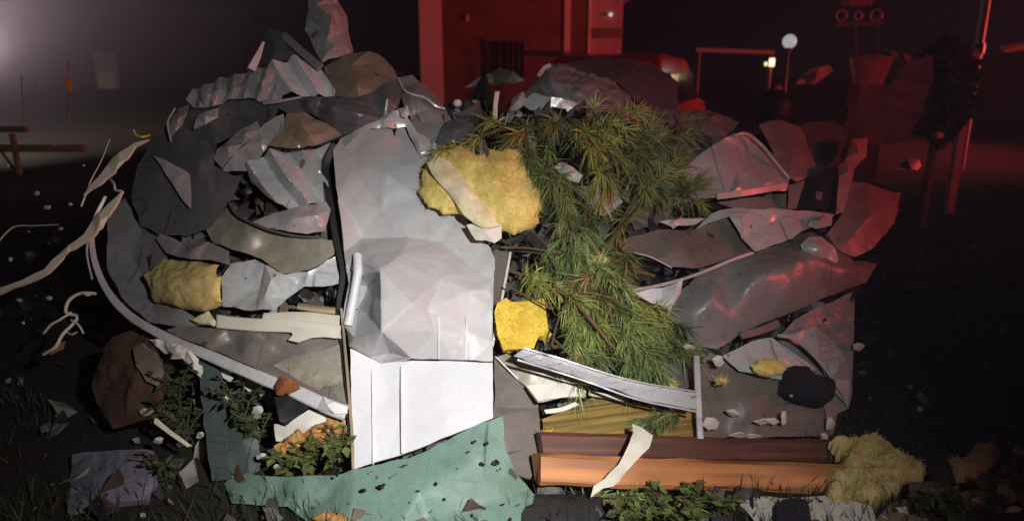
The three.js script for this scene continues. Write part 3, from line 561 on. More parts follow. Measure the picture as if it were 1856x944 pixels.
S('green_sheet', 'teal green metal sheet bent over the ground at the front', 'metal sheet', M.teal, [[912, 753, -0.08], [886, 763, -0.09], [830, 787, -0.1], [760, 822, -0.1], [690, 841, -0.1], [640, 851, -0.1], [610, 862, -0.09], [520, 864, -0.03], [425, 856, 0.02], [405, 876, 0.02], [420, 912, 0.0], [520, 918, -0.04], [556, 944, -0.06], [560, 985, -0.06], [1016, 985, -0.12], [1002, 925, -0.1], [960, 886, -0.07], [938, 861, -0.09], [916, 815, -0.1]], [[640, 905, -0.13], [760, 890, -0.15], [860, 830, -0.14], [880, 915, -0.15], [980, 915, -0.11], [770, 940, -0.12], [600, 890, -0.07], [500, 885, -0.01]], { smooth: 2, dent: 0.004, crease: 0.002, L: 0.03, thick: 0.003 });
{ // leaf bits and mud flecks on the green sheet
  const list = []; const spots = [[883, 803, 6], [849, 819, 5], [872, 840, 6], [900, 838, 7], [876, 842, 5], [690, 882, 10], [658, 888, 9], [733, 843, 5], [790, 877, 5], [757, 890, 6], [722, 888, 4], [610, 862, 6], [912, 914, 7], [940, 915, 5], [965, 916, 6], [855, 935, 5], [782, 926, 4], [906, 850, 5], [860, 800, 4], [717, 860, 4], [830, 850, 3], [805, 905, 3], [672, 855, 5], [745, 875, 3], [660, 890, 5], [695, 878, 6]];
  for (const [x, y, r] of spots) list.push(scrapGeo(x, y, -0.16, r * rr(0.4, 0.95), { sx: rr(0.4, 1.3), sy: rr(0.3, 1), n: 7, thick: 0.002 }));
  tag(based('leaf_litter', mergeGeometries(list.map((g) => g.toNonIndexed ? g : g)), M.black), 'dark wet leaf scraps scattered over the teal green sheet', 'leaves', null, 'stuff');
}
// ---------------------------------------------------------------- crown of torn metal at upper left
S('metal_spike', 'tall folded metal spike rising highest at the top of the heap', 'metal sheet', M.pale, [[561, -45, 0.06], [600, -45, 0.0], [612, 4, 0.1], [627, 30, 0.18], [640, 94, 0.2], [612, 104, 0.02], [582, 114, 0.0], [566, 82, 0.06], [551, 54, 0.1], [559, 18, 0.1]], [[574, 10, -0.04], [598, 28, -0.1], [584, 52, 0.02], [592, 70, -0.05], [600, 45, -0.08], [588, 100, -0.04], [606, 84, -0.08]], { smooth: 0, L: 0.02 });
S('metal_sheet', 'dark upright metal sheet forming the left peak beside the spike', 'metal sheet', M.slate, [[484, 53, 0.08], [512, 57, 0.08], [545, 84, 0.1], [580, 120, 0.1], [556, 124, 0.1], [530, 106, 0.06], [492, 112, 0.06], [466, 118, 0.1], [474, 80, 0.1]], [[500, 84, 0.04]], { smooth: 0 });
B('metal_strip', 'grey strip sloping down from the left peak to the foot of the spike', 'metal strip', M.grey, [[513, 64, 0.05], [545, 92, 0.04], [580, 122, 0.02]], 0.04, 0.018);
B('metal_strip', 'bright narrow metal strip on the left side of the left peak', 'metal strip', M.white, [[477, 76, 0.0], [468, 98, -0.02], [455, 126, -0.04]], 0.035, 0.012, { taper: [0.35, 1.15] });
S('metal_sheet', 'crinkled reddish pale ridge of roofing along the top left', 'metal sheet', M.pinkGrey, [[338, 182, 0.1], [348, 160, 0.09], [375, 153, 0.08], [402, 142, 0.07], [430, 137, 0.06], [455, 126, 0.04], [480, 120, 0.03], [503, 128, 0.02], [512, 168, 0.0], [506, 182, 0.01], [478, 187, 0.02], [450, 177, 0.03], [418, 180, 0.05], [392, 192, 0.06], [352, 198, 0.08]], [[375, 172, 0.03], [402, 165, 0.06], [425, 160, 0.0], [450, 152, 0.04], [474, 150, -0.03], [362, 178, 0.08], [490, 160, 0.03]], { smooth: 0, L: 0.018, rib: { a: 0.3, w: 26, h: 0.01 } });
S('ribbed_sheet', 'ribbed roofing sheet with pink and white ribs below the spike', 'metal sheet', M.white, [[482, 116, 0.04], [530, 104, 0.04], [560, 114, 0.04], [582, 126, 0.03], [606, 166, 0.0], [600, 174, 0.0], [554, 176, -0.02], [512, 168, 0.0], [492, 134, 0.03]], [[545, 140, 0.0]], { smooth: 0, L: 0.014, rib: { a: -0.42, w: 36, h: 0.024 }, dent: 0.003, crease: 0.002, angle: 0.3 });
S('metal_sheet', 'tan brown sheet folded over the top right of the crown', 'metal sheet', M.tan, [[586, 121, 0.04], [612, 106, 0.06], [640, 98, 0.06], [670, 94, 0.06], [686, 98, 0.07], [712, 121, 0.09], [722, 142, 0.1], [703, 152, 0.05], [676, 166, 0.02], [649, 178, 0.0], [606, 172, 0.0]], [[636, 118, 0.0], [648, 150, -0.03], [668, 116, 0.05], [680, 140, 0.02], [655, 102, 0.02]], { smooth: 0 });
S('metal_sheet', 'long dark grey band of metal curving across below the crown', 'metal sheet', M.slate, [[498, 190, 0.02], [520, 178, -0.01], [560, 173, -0.03], [642, 178, -0.03], [676, 166, 0.0], [703, 150, 0.02], [722, 142, 0.06], [728, 170, 0.04], [722, 192, 0.02], [690, 216, 0.0], [660, 228, -0.01], [622, 246, 0.0], [588, 220, 0.02], [552, 204, 0.03], [518, 204, 0.03]], [[600, 196, -0.1], [650, 205, -0.08], [700, 180, -0.04], [560, 190, -0.08]], { smooth: 3 });
B('metal_strip', 'shiny rolled edge at the left end of the dark curved band', 'metal strip', M.silver, [[478, 186, 0.0], [500, 184, -0.03], [545, 176, -0.05]], 0.02, 0.02, { taper: [1, 0.5] });
S('metal_sheet', 'dark grey sheet hanging below the crinkled ridge at upper left', 'metal sheet', M.slate, [[344, 200, 0.08], [392, 194, 0.06], [420, 182, 0.05], [452, 180, 0.03], [480, 190, 0.03], [508, 192, 0.02], [496, 214, 0.04], [466, 228, 0.05], [430, 244, 0.06], [392, 262, 0.08], [352, 250, 0.1], [326, 232, 0.11]], [[420, 210, 0.1], [470, 205, 0.08], [380, 225, 0.05]], { smooth: 1 });
S('metal_flap', 'small pale pointed flap below the left end of the crinkled ridge', 'metal flap', M.pale, [[349, 234, 0.03], [358, 208, 0.04], [395, 196, 0.03], [394, 212, 0.02], [372, 226, 0.01]], [[372, 212, 0.0]], { smooth: 0 });
S('metal_flap', 'pinkish bent slab of metal slanting below the dark sheet at upper left', 'metal flap', M.pinkGrey, [[384, 286, 0.02], [392, 268, 0.02], [430, 240, 0.03], [466, 218, 0.03], [470, 234, 0.0], [440, 262, -0.02], [412, 286, -0.02], [400, 304, 0.0]], [[412, 266, -0.03], [446, 240, -0.01]], { smooth: 0 });
S('metal_sheet', 'orange tan pocket of metal under the dark curved band', 'metal sheet', M.orangeTan, [[516, 212, 0.04], [522, 203, 0.04], [552, 204, 0.03], [588, 222, 0.02], [626, 244, 0.01], [600, 254, -0.02], [571, 263, -0.03], [517, 268, 0.0], [484, 262, 0.03], [512, 236, 0.04]], [[545, 225, -0.01], [560, 245, -0.05], [530, 248, 0.02], [590, 240, -0.02]], { smooth: 0 });
T('black_wire', 'thin black wire along the lower edge of the orange tan pocket', 'wire', M.rubber, [[488, 266, -0.02], [520, 271, -0.04], [571, 265, -0.06], [604, 253, -0.04], [627, 244, -0.02]], 0.0045);
S('metal_sheet', 'brownish purple metal sheet between the pink slab and the orange pocket', 'metal sheet', M.pinkGrey, [[470, 232, 0.05], [486, 216, 0.05], [514, 206, 0.05], [514, 236, 0.06], [486, 264, 0.05], [470, 290, 0.04], [444, 310, 0.05], [400, 312, 0.07], [414, 290, 0.04], [444, 262, 0.03]], [[474, 262, 0.02]], {});
S('metal_sheet', 'large dark upright sheet at the left shoulder of the heap', 'metal sheet', M.slate, [[300, 226, 0.06], [326, 214, 0.08], [352, 246, 0.08], [392, 262, 0.06], [386, 300, 0.05], [420, 318, 0.04], [440, 318, 0.05], [418, 360, 0.03], [380, 412, 0.02], [340, 428, 0.03], [290, 426, 0.03], [252, 408, 0.05], [236, 356, 0.07], [248, 300, 0.09], [268, 260, 0.09]], [[345, 372, 0.03], [300, 330, 0.05], [360, 300, 0.0], [390, 350, 0.02]], { smooth: 1 });
S('metal_flap', 'lighter pointed triangle of metal on the dark left sheet', 'metal flap', M.pinkGrey, [[277, 283, 0.03], [300, 290, 0.02], [342, 310, 0.01], [345, 378, -0.02], [318, 344, -0.01], [296, 312, 0.01]], [[322, 322, -0.01]], { smooth: 0 });
S('metal_flap', 'bent metal tip with a bright rim at the far left shoulder', 'metal flap', M.grey, [[303, 226, 0.03], [322, 196, 0.05], [340, 188, 0.06], [338, 206, 0.04], [328, 228, 0.04], [308, 252, 0.03]], [[322, 214, 0.0]], {});
T('metal_wire', 'thin bright curled edge wire on the left shoulder tip', 'wire', M.silver, [[316, 196, 0.03], [303, 222, 0.0], [306, 244, 0.0], [309, 256, 0.01]], 0.005);
S('ribbed_sheet', 'ribbed grey and white sheet left of the black shade strip', 'metal sheet', M.pale, [[446, 300, 0.04], [470, 282, 0.03], [500, 270, 0.02], [560, 268, 0.02], [598, 262, 0.05], [592, 310, 0.06], [596, 362, 0.06], [560, 372, 0.04], [528, 382, 0.03], [490, 360, 0.04], [450, 328, 0.05]], [[530, 320, 0.0]], { smooth: 0, L: 0.014, rib: { a: -0.55, w: 44, h: 0.028 }, dent: 0.004, crease: 0.004, angle: 0.3 });
S('metal_flap', 'white crumpled lip under the ribbed sheet with a pink cast', 'metal flap', M.pinkGrey, [[456, 402, 0.0], [500, 386, 0.0], [540, 376, 0.0], [590, 364, 0.02], [598, 380, 0.03], [588, 420, 0.02], [556, 424, 0.0], [520, 420, -0.02], [484, 412, -0.02]], [[530, 396, -0.05], [574, 390, -0.03]], { smooth: 1 });
T('black_wire', 'dark bent rod running under the pink white lip', 'rod', M.slate, [[414, 366, 0.0], [424, 384, -0.02], [456, 404, -0.04], [500, 420, -0.04], [540, 428, -0.02], [580, 430, 0.0]], 0.0055);
S('metal_sheet', 'wide beige sheet in the middle left below the ribbed sheet', 'metal sheet', M.beige, [[372, 416, 0.05], [398, 384, 0.05], [418, 368, 0.04], [428, 386, 0.03], [458, 406, 0.02], [520, 424, 0.02], [582, 432, 0.03], [606, 436, 0.05], [606, 462, 0.05], [560, 490, 0.02], [510, 496, 0.02], [470, 466, 0.02], [420, 452, 0.02], [386, 440, 0.05]], [[450, 425, 0.0], [540, 460, 0.03], [480, 445, 0.05]], { smooth: 1 });
S('metal_sheet', 'grey sheet with creases below the wide beige sheet', 'metal sheet', M.pale, [[400, 506, 0.05], [420, 478, 0.05], [462, 470, 0.03], [512, 498, 0.02], [560, 492, 0.03], [606, 464, 0.05], [618, 512, 0.06], [586, 520, 0.06], [552, 520, 0.05], [520, 540, 0.02], [496, 562, 0.0], [440, 560, 0.03], [402, 556, 0.05]], [[470, 520, 0.05], [492, 506, -0.02], [480, 540, 0.0], [540, 505, 0.06]], { smooth: 0 });
S('metal_sheet', 'creased grey flap folding over yellow wool at middle left', 'metal sheet', M.grey, [[282, 432, 0.02], [290, 424, 0.02], [330, 440, 0.03], [376, 436, 0.04], [414, 456, 0.02], [416, 480, 0.0], [380, 470, -0.01], [340, 468, -0.02], [300, 458, -0.01]], [[350, 452, -0.04], [310, 444, 0.0]], { smooth: 1 });
S('metal_sheet', 'olive grey curved sheet lining the left side of the heap', 'metal sheet', M.grey, [[196, 380, 0.1], [226, 360, 0.1], [252, 410, 0.09], [286, 430, 0.06], [300, 462, 0.05], [310, 520, 0.06], [330, 560, 0.05], [380, 588, 0.03], [330, 594, 0.03], [270, 584, 0.05], [220, 540, 0.08], [190, 480, 0.1]], [[240, 470, 0.14], [280, 540, 0.12]], { smooth: 2 });
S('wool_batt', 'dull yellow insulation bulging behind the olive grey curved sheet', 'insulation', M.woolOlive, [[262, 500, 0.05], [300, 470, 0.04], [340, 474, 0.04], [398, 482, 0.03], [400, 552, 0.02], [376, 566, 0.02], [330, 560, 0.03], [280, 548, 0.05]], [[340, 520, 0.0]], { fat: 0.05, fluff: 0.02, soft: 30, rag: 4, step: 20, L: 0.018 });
S('wool_scrap', 'bright yellow wool scrap against the grey sheet at middle left', 'insulation', M.wool, [[350, 524, 0.01], [398, 498, 0.0], [402, 548, 0.0], [376, 556, 0.0], [340, 560, 0.01]], [], { fat: 0.025, fluff: 0.014, soft: 16, rag: 3, step: 14, L: 0.015 });
S('wool_scrap', 'cream yellow wedge of wool left of the white planks', 'insulation', M.woolPale, [[342, 578, 0.0], [378, 564, 0.0], [392, 582, -0.01], [388, 592, -0.01], [360, 588, 0.0]], [], { fat: 0.015, fluff: 0.008, soft: 12, rag: 2, step: 14, L: 0.015 });
S('metal_sheet', 'grey sheet deep in the dark hollow behind the white planks', 'metal sheet', M.grey, [[494, 562, 0.3], [540, 534, 0.3], [580, 516, 0.3], [622, 510, 0.3], [622, 560, 0.3], [560, 568, 0.3]], [], {});
B('white_plank', 'cream white plank, upper of the pair left of the white panel', 'plank', M.timberCream, [[478, 578, 0.0], [545, 576, 0.0], [616, 582, 0.02]], 0.05, 0.022, { ragged: 0.03 });
B('white_plank', 'broken cream white plank, lower of the pair left of the white panel', 'plank', M.timberCream, [[392, 582, -0.02], [450, 588, -0.02], [540, 592, -0.01], [616, 602, 0.01]], 0.055, 0.024, { ragged: 0.04 });
B('white_plank', 'short pale plank above the cream pair beside the black shade strip', 'plank', M.timberPale, [[540, 555, 0.03], [578, 560, 0.04], [618, 564, 0.05]], 0.03, 0.02, { ragged: 0.02 });
S('plaster_scrap', 'torn white board tail hanging off the lower cream plank', 'board', M.timberCream, [[518, 588, -0.03], [560, 594, -0.02], [616, 602, 0.0], [612, 614, 0.0], [564, 612, -0.01], [540, 620, -0.02], [522, 616, -0.02], [530, 606, -0.02]], [], { thick: 0.012 });
S('trough_sheet', 'broad taupe sheet sloping above the long gutter beam at lower left', 'metal sheet', M.taupe, [[300, 600, 0.0], [330, 588, 0.02], [390, 594, 0.0], [460, 598, 0.0], [520, 606, 0.02], [618, 612, 0.05], [626, 690, 0.03], [630, 742, 0.0], [600, 730, -0.03], [540, 704, -0.05], [480, 676, -0.05], [400, 640, -0.04]], [[500, 640, 0.04], [560, 660, 0.05], [420, 618, 0.04]], { smooth: 2 });
S('beige_board', 'pale beige board lying in the taupe sheet beside the white panel', 'board', M.beige, [[494, 664, -0.03], [530, 648, 0.0], [590, 634, 0.03], [620, 622, 0.04], [626, 690, 0.02], [630, 732, -0.01], [600, 716, -0.02], [550, 694, -0.03]], [], { smooth: 0, thick: 0.01 });
B('gutter_beam', 'long grey gutter beam curving down the left side to the white panel', 'beam', M.pale, [[190, 356, 0.05], [170, 400, 0.04], [166, 450, 0.03], [184, 510, 0.02], [222, 562, 0.0], [290, 606, -0.03], [380, 645, -0.06], [470, 684, -0.08], [540, 712, -0.08], [596, 738, -0.07], [628, 748, -0.05]], 0.05, 0.035, { taper: [0.3, 1.25] });
S('beam_cap', 'bright white metal tip at the right end of the gutter beam', 'metal flap', M.white, [[574, 742, -0.1], [586, 718, -0.11], [606, 728, -0.11], [628, 738, -0.08], [630, 748, -0.08], [606, 750, -0.1]], [[592, 734, -0.13]], { smooth: 0 });
S('rusty_clamp', 'orange rusty clamp on the gutter beam', 'clamp', M.rust, [[496, 700, -0.12], [508, 682, -0.13], [522, 688, -0.14], [534, 686, -0.13], [540, 704, -0.12], [524, 708, -0.13], [514, 716, -0.12], [500, 714, -0.12]], [[514, 694, -0.16], [522, 700, -0.12]], { smooth: 0, thick: 0.02 });
S('dark_flap', 'black flap of rubber hanging under the gutter beam', 'rubber flap', M.black, [[496, 714, -0.08], [530, 716, -0.08], [560, 738, -0.07], [540, 752, -0.07], [520, 770, -0.07], [506, 764, -0.08], [500, 740, -0.08]], [], { smooth: 1 });
S('white_sheet', 'white sheet lying in the hollow under the gutter beam', 'board', M.paper, [[496, 768, 0.0], [522, 768, -0.02], [560, 742, -0.02], [580, 746, -0.02], [622, 756, 0.0], [630, 790, 0.02], [560, 800, 0.03], [500, 800, 0.02]], [[560, 770, -0.03]], {});
// ---------------------------------------------------------------- insulation in the middle
S('wool_batt', 'big torn batt of yellow insulation over the shoulder of the white panel', 'insulation', M.wool, [[786, 282, 0.02], [800, 268, 0.02], [838, 272, 0.01], [862, 284, 0.0], [884, 286, 0.0], [888, 272, 0.0], [920, 268, 0.0], [944, 284, 0.0], [952, 300, 0.0], [960, 324, 0.0], [982, 344, 0.0], [984, 376, 0.0], [976, 404, 0.0], [960, 416, 0.0], [930, 424, 0.0], [904, 420, 0.0], [870, 410, 0.0], [840, 390, 0.0], [800, 390, 0.0], [766, 362, 0.01], [758, 346, 0.02], [764, 312, 0.03]], [[900, 340, -0.06], [860, 330, -0.04], [930, 380, -0.05]], { fat: 0.05, fluff: 0.008, soft: 34, rag: 7, step: 13, L: 0.011, smooth: 2, dz: -0.02, hair: 3200 });
S('wool_strip', 'smooth pale yellow strip of faced insulation across the big batt', 'insulation', M.woolPale, [[774, 296, -0.1], [790, 280, -0.1], [812, 292, -0.11], [846, 332, -0.12], [880, 372, -0.12], [906, 408, -0.1], [876, 414, -0.1], [842, 392, -0.1], [810, 346, -0.1], [780, 312, -0.1]], [[840, 352, -0.13]], { fat: 0.012, soft: 14, smooth: 2, dent: 0.004, crease: 0.004, thick: 0.01 });
S('plaster_scrap', 'bright white torn end of facing below the big yellow batt', 'board', M.paper, [[846, 408, -0.06], [868, 404, -0.07], [908, 408, -0.06], [908, 432, -0.05], [896, 440, -0.05], [862, 434, -0.05]], [[880, 420, -0.09]], { smooth: 0, thick: 0.012 });
S('wool_block', 'squarish deep yellow insulation block right of the white panel', 'insulation', M.woolDeep, [[896, 566, -0.02], [901, 550, -0.02], [917, 540, -0.02], [928, 547, -0.02], [987, 541, -0.02], [992, 592, -0.02], [985, 607, -0.02], [976, 610, -0.01], [967, 631, -0.01], [912, 635, -0.01], [902, 606, -0.01]], [[940, 590, -0.03], [972, 570, -0.035]], { rag: 1.2, step: 24, L: 0.014, thick: 0.05, smooth: 0, dent: 0.003, crease: 0.003, dentSize: 0.07, hair: 700 });
for (const [label, x, y, r, dz, m] of [['small yellow wool tuft caught in the middle of the pine branches', 1086, 474, 20, -0.06, 'wool'], ['small yellow wool tuft at the foot of the pine branches', 1050, 642, 16, -0.02, 'woolDeep'], ['yellow wool scrap behind the silver channel', 1205, 700, 26, 0.05, 'wool'], ['yellow green wool patch left of the black block', 1392, 668, 30, -0.02, 'wool'], ['tiny yellow wool dab right of the grey upright angle', 1306, 690, 9, -0.02, 'wool'], ['yellow wool scrap at the left end of the brown timber', 990, 790, 14, 0.0, 'woolDeep']])
  S('wool_scrap', label, 'insulation', M[m], Array.from({ length: 9 }, (_, k) => [x + Math.cos(k * 0.698) * r * rr(0.75, 1.15), y + Math.sin(k * 0.698) * r * 0.62 * rr(0.75, 1.15), dz]), [[x, y, dz - 0.02]], { fat: 0.02, fluff: 0.012, soft: 12, rag: 3, step: 10, L: 0.012, smooth: 1, hair: 160 });

// ---------------------------------------------------------------- right of the crown
S('metal_sheet', 'grey bent sheet with a red lit face right of the crown', 'metal sheet', M.grey, [[720, 140, 0.1], [748, 136, 0.12], [776, 160, 0.12], [808, 198, 0.13], [830, 206, 0.15], [850, 216, 0.16], [826, 236, 0.14], [800, 262, 0.12], [772, 262, 0.1], [748, 228, 0.06], [732, 190, 0.05]], [[745, 175, 0.02], [778, 196, 0.05], [766, 222, 0.1], [800, 222, 0.12]], { smooth: 0 });
B('metal_strip', 'bright thin bent edge strip running right from the crown', 'metal strip', M.silver, [[722, 142, 0.06], [736, 166, 0.02], [772, 178, 0.04], [790, 192, 0.06], [806, 197, 0.08]], 0.012, 0.012);
S('dark_flap', 'dark rounded flap right of the crown above the yellow batt', 'rubber flap', M.slate, [[806, 224, 0.1], [828, 212, 0.1], [858, 220, 0.1], [862, 240, 0.1], [840, 252, 0.1], [800, 268, 0.08], [790, 256, 0.08]], [[826, 236, 0.04]], { smooth: 2 });
{ const c = H(829, 187, 0.12), g = new THREE.SphereGeometry(0.022, 16, 12); g.scale(1, 0.9, 0.8); g.translate(c.x, c.y, c.z); tag(based('ball_knob', g, M.white), 'small white ball right of the crown', 'knob'); }
S('white_flap', 'small white torn corner at the top of the white panel', 'metal flap', M.white, [[722, 196, 0.0], [738, 190, 0.0], [744, 206, 0.0], [736, 214, 0.0], [726, 210, 0.0]], [[733, 200, -0.03]], { smooth: 0 });
// the grey dome behind the pine
const deep = (k) => (x, y, dz) => Math.min(3.9 + k + dz, groundDepth(y) - 0.02);
S('metal_dome', 'large grey dome of bent sheet metal behind the pine branches', 'metal sheet', M.grey, [[908, 214, 0.1], [944, 178, 0.1], [968, 144, 0.1], [986, 120, 0.1], [1012, 116, 0.12], [1060, 128, 0.14], [1100, 142, 0.18], [1140, 172, 0.2], [1166, 200, 0.22], [1150, 236, 0.2], [1100, 252, 0.1], [1020, 244, 0.05], [940, 236, 0.08]], [[1000, 150, -0.1], [1050, 170, -0.14], [1100, 190, -0.1], [1000, 200, -0.08], [1060, 216, -0.06]], { smooth: 2, depth: deep(0), L: 0.035, dent: 0.012, crease: 0.014 });
S('metal_flap', 'paler torn underside flap on the left of the grey dome', 'metal flap', M.pale, [[944, 186, -0.08], [968, 168, -0.12], [1000, 176, -0.18], [1040, 184, -0.18], [1052, 192, -0.17], [1024, 205, -0.16], [998, 202, -0.17], [960, 200, -0.12]], [], { smooth: 0, depth: deep(0) });
B('metal_strip', 'bright metal rim on the upper left edge of the grey dome', 'metal strip', M.silver, [[976, 138, 0.2], [988, 122, 0.2], [998, 118, 0.2]], 0.02, 0.01);
B('broken_stick', 'short golden broken stick upright left of the grey dome', 'stick', M.splinter, [[901, 168, 0.1], [898, 190, 0.08], [897, 214, 0.06]], 0.022, 0.018, { ragged: 0.03 });
T('metal_wire', 'small hooked wire at the foot of the golden broken stick', 'wire', M.splinter, [[894, 216, 0.03], [902, 220, 0.02], [914, 212, 0.03]], 0.004);
S('metal_flap', 'crumpled bright foil at the left edge of the grey dome', 'metal flap', M.silver, [[926, 198, 0.12], [930, 180, 0.12], [948, 168, 0.12], [952, 184, 0.1], [940, 196, 0.1]], [[938, 184, 0.06]], { smooth: 0 });
S('white_flap', 'narrow white pipe end leaning at the right foot of the grey dome', 'pipe', M.paper, [[1100, 232, 0.15], [1114, 214, 0.15], [1136, 200, 0.15], [1144, 204, 0.15], [1142, 218, 0.15], [1120, 230, 0.15], [1104, 244, 0.15]], [[1124, 216, 0.1]], { smooth: 1, thick: 0.02 });
S('white_flap', 'small white scrap right of the grey dome', 'scrap', M.paper, [[1152, 208, 0.2], [1164, 204, 0.2], [1178, 212, 0.2], [1174, 218, 0.2], [1156, 216, 0.2]], [], { smooth: 0 });
S('broken_board', 'low brown broken board poking up left of the grey dome, far behind', 'board', M.tan, [[840, 160, 0.5], [870, 138, 0.5], [905, 122, 0.5], [930, 130, 0.5], [952, 146, 0.5], [930, 152, 0.5], [880, 152, 0.5]], [[905, 138, 0.44]], { smooth: 0, depth: deep(0.6) });
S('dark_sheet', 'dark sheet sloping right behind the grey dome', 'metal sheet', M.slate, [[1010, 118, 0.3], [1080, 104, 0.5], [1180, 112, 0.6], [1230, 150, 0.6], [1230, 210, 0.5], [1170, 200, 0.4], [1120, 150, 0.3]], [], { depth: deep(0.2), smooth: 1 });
S('tangled_sheet', 'dark brownish sheet behind the pine and the pink fan', 'metal sheet', M.taupe, [[1140, 210, 0.2], [1200, 196, 0.25], [1280, 200, 0.3], [1340, 222, 0.25], [1290, 270, 0.15], [1230, 330, 0.1], [1215, 400, 0.1], [1150, 420, 0.1], [1120, 340, 0.15], [1130, 260, 0.2]], [[1200, 290, 0.1]], { smooth: 1, dent: 0.015, crease: 0.012 });
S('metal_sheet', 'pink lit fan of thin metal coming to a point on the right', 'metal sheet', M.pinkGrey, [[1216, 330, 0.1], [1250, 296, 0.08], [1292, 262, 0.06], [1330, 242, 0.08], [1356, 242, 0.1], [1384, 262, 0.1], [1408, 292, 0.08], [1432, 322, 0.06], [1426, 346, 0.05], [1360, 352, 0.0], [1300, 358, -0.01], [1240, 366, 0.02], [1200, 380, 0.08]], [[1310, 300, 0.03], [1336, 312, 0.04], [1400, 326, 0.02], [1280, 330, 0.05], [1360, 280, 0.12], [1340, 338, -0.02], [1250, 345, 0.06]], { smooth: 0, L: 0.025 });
T('metal_wire', 'bright rolled rim along the top right of the pink fan', 'wire', M.pale, [[1330, 246, 0.05], [1352, 242, 0.05], [1378, 260, 0.05], [1402, 288, 0.04], [1432, 324, 0.03]], 0.009);
B('metal_strip', 'pink flat strip along the lower edge of the pink fan', 'metal strip', M.pinkGrey, [[1300, 356, -0.02], [1360, 348, -0.02], [1426, 336, 0.02]], 0.03, 0.008);
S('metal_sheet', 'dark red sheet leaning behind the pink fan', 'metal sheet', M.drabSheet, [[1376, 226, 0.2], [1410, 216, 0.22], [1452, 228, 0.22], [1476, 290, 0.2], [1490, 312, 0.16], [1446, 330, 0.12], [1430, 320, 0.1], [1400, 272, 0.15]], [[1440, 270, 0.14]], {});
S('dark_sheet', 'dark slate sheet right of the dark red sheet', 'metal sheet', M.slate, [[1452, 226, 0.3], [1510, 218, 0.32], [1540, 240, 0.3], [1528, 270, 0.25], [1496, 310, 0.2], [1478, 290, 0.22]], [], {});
S('metal_strip', 'bent pinkish white jamb standing right of the black cloth', 'metal strip', M.pinkGrey, [[1546, 252, 0.1], [1574, 250, 0.12], [1572, 284, 0.1], [1550, 306, 0.06], [1540, 340, 0.04], [1530, 384, 0.02], [1516, 388, 0.02], [1518, 340, 0.04], [1520, 300, 0.07], [1536, 284, 0.09]], [[1538, 310, 0.02], [1558, 275, 0.05]], { smooth: 0 });
S('black_cloth', 'black cloth hanging between the pink fan and the jamb, with a small pale tag', 'cloth', M.cloth, [[1446, 378, 0.08], [1450, 346, 0.08], [1466, 326, 0.08], [1500, 304, 0.08], [1520, 300, 0.08], [1518, 384, 0.06], [1500, 382, 0.06]], [[1485, 345, 0.03]], { smooth: 2, dent: 0.01 });
{ const tagMat = new THREE.MeshPhysicalMaterial({ color: lin(0.16, 0.2, 0.34), roughness: 0.7 }); const g = sheetGeo([[1481, 346, 0.0], [1494, 347, 0.0], [1492, 360, 0.0], [1486, 363, 0.0], [1480, 358, 0.0]], [], { L: 0.02, thick: 0.002 }); tag(based('cloth_tag', g, tagMat), 'small blue grey square tag on the black cloth', 'tag'); }
S('metal_strip', 'narrow grey upright strip left of the black cloth', 'metal strip', M.grey, [[1430, 336, 0.04], [1460, 326, 0.05], [1450, 352, 0.04], [1446, 378, 0.03], [1428, 378, 0.03]], [], { smooth: 0 });
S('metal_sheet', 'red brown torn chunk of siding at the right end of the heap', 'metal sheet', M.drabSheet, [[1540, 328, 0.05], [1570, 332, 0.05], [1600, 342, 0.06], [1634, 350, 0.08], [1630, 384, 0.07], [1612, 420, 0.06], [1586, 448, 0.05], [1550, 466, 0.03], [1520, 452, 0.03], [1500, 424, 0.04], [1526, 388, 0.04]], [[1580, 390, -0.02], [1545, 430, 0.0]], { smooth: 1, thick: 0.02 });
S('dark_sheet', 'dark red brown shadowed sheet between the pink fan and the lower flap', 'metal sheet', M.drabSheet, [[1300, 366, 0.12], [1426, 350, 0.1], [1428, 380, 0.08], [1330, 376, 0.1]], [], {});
S('metal_sheet', 'flap with an orange pink corner below the pink fan', 'metal sheet', M.pale, [[1262, 412, 0.06], [1290, 388, 0.05], [1330, 376, 0.02], [1420, 380, 0.02], [1490, 384, 0.02], [1516, 388, 0.02], [1500, 400, 0.0], [1470, 412, -0.01], [1420, 438, -0.02], [1370, 456, -0.02], [1346, 430, 0.0], [1322, 392, 0.0]], [[1340, 398, -0.02], [1400, 402, 0.03], [1380, 440, -0.02], [1460, 400, 0.02]], { smooth: 0 });
S('metal_flap', 'crumpled white end at the right tip of the orange pink flap', 'metal flap', M.pale, [[1470, 398, -0.03], [1496, 388, -0.03], [1510, 392, -0.03], [1506, 408, -0.03], [1480, 414, -0.03], [1464, 410, -0.02]], [[1488, 400, -0.07]], { smooth: 0 });
S('metal_sheet', 'dull dark sheet left of the rolled metal', 'metal sheet', M.taupe, [[1110, 440, 0.06], [1180, 420, 0.08], [1262, 414, 0.08], [1322, 394, 0.07], [1346, 432, 0.06], [1366, 456, 0.05], [1270, 486, 0.04], [1220, 484, 0.04], [1170, 464, 0.04], [1126, 462, 0.05]], [[1230, 450, 0.02]], { smooth: 1 });
S('metal_roll', 'large dark half roll of sheet metal on the right side of the heap', 'metal sheet', M.grey, [[1208, 572, 0.04], [1232, 528, 0.03], [1262, 500, 0.04], [1330, 470, 0.06], [1400, 440, 0.08], [1470, 420, 0.1], [1520, 440, 0.1], [1546, 474, 0.08], [1592, 478, 0.1], [1570, 512, 0.06], [1480, 546, 0.04], [1400, 580, 0.04], [1340, 606, 0.03], [1300, 634, 0.02], [1256, 622, 0.02]], [[1290, 540, -0.12], [1380, 500, -0.12], [1470, 466, -0.1], [1540, 490, -0.02], [1260, 570, -0.08], [1330, 570, -0.06], [1420, 540, -0.06]], { smooth: 5, dent: 0.006, L: 0.035 });
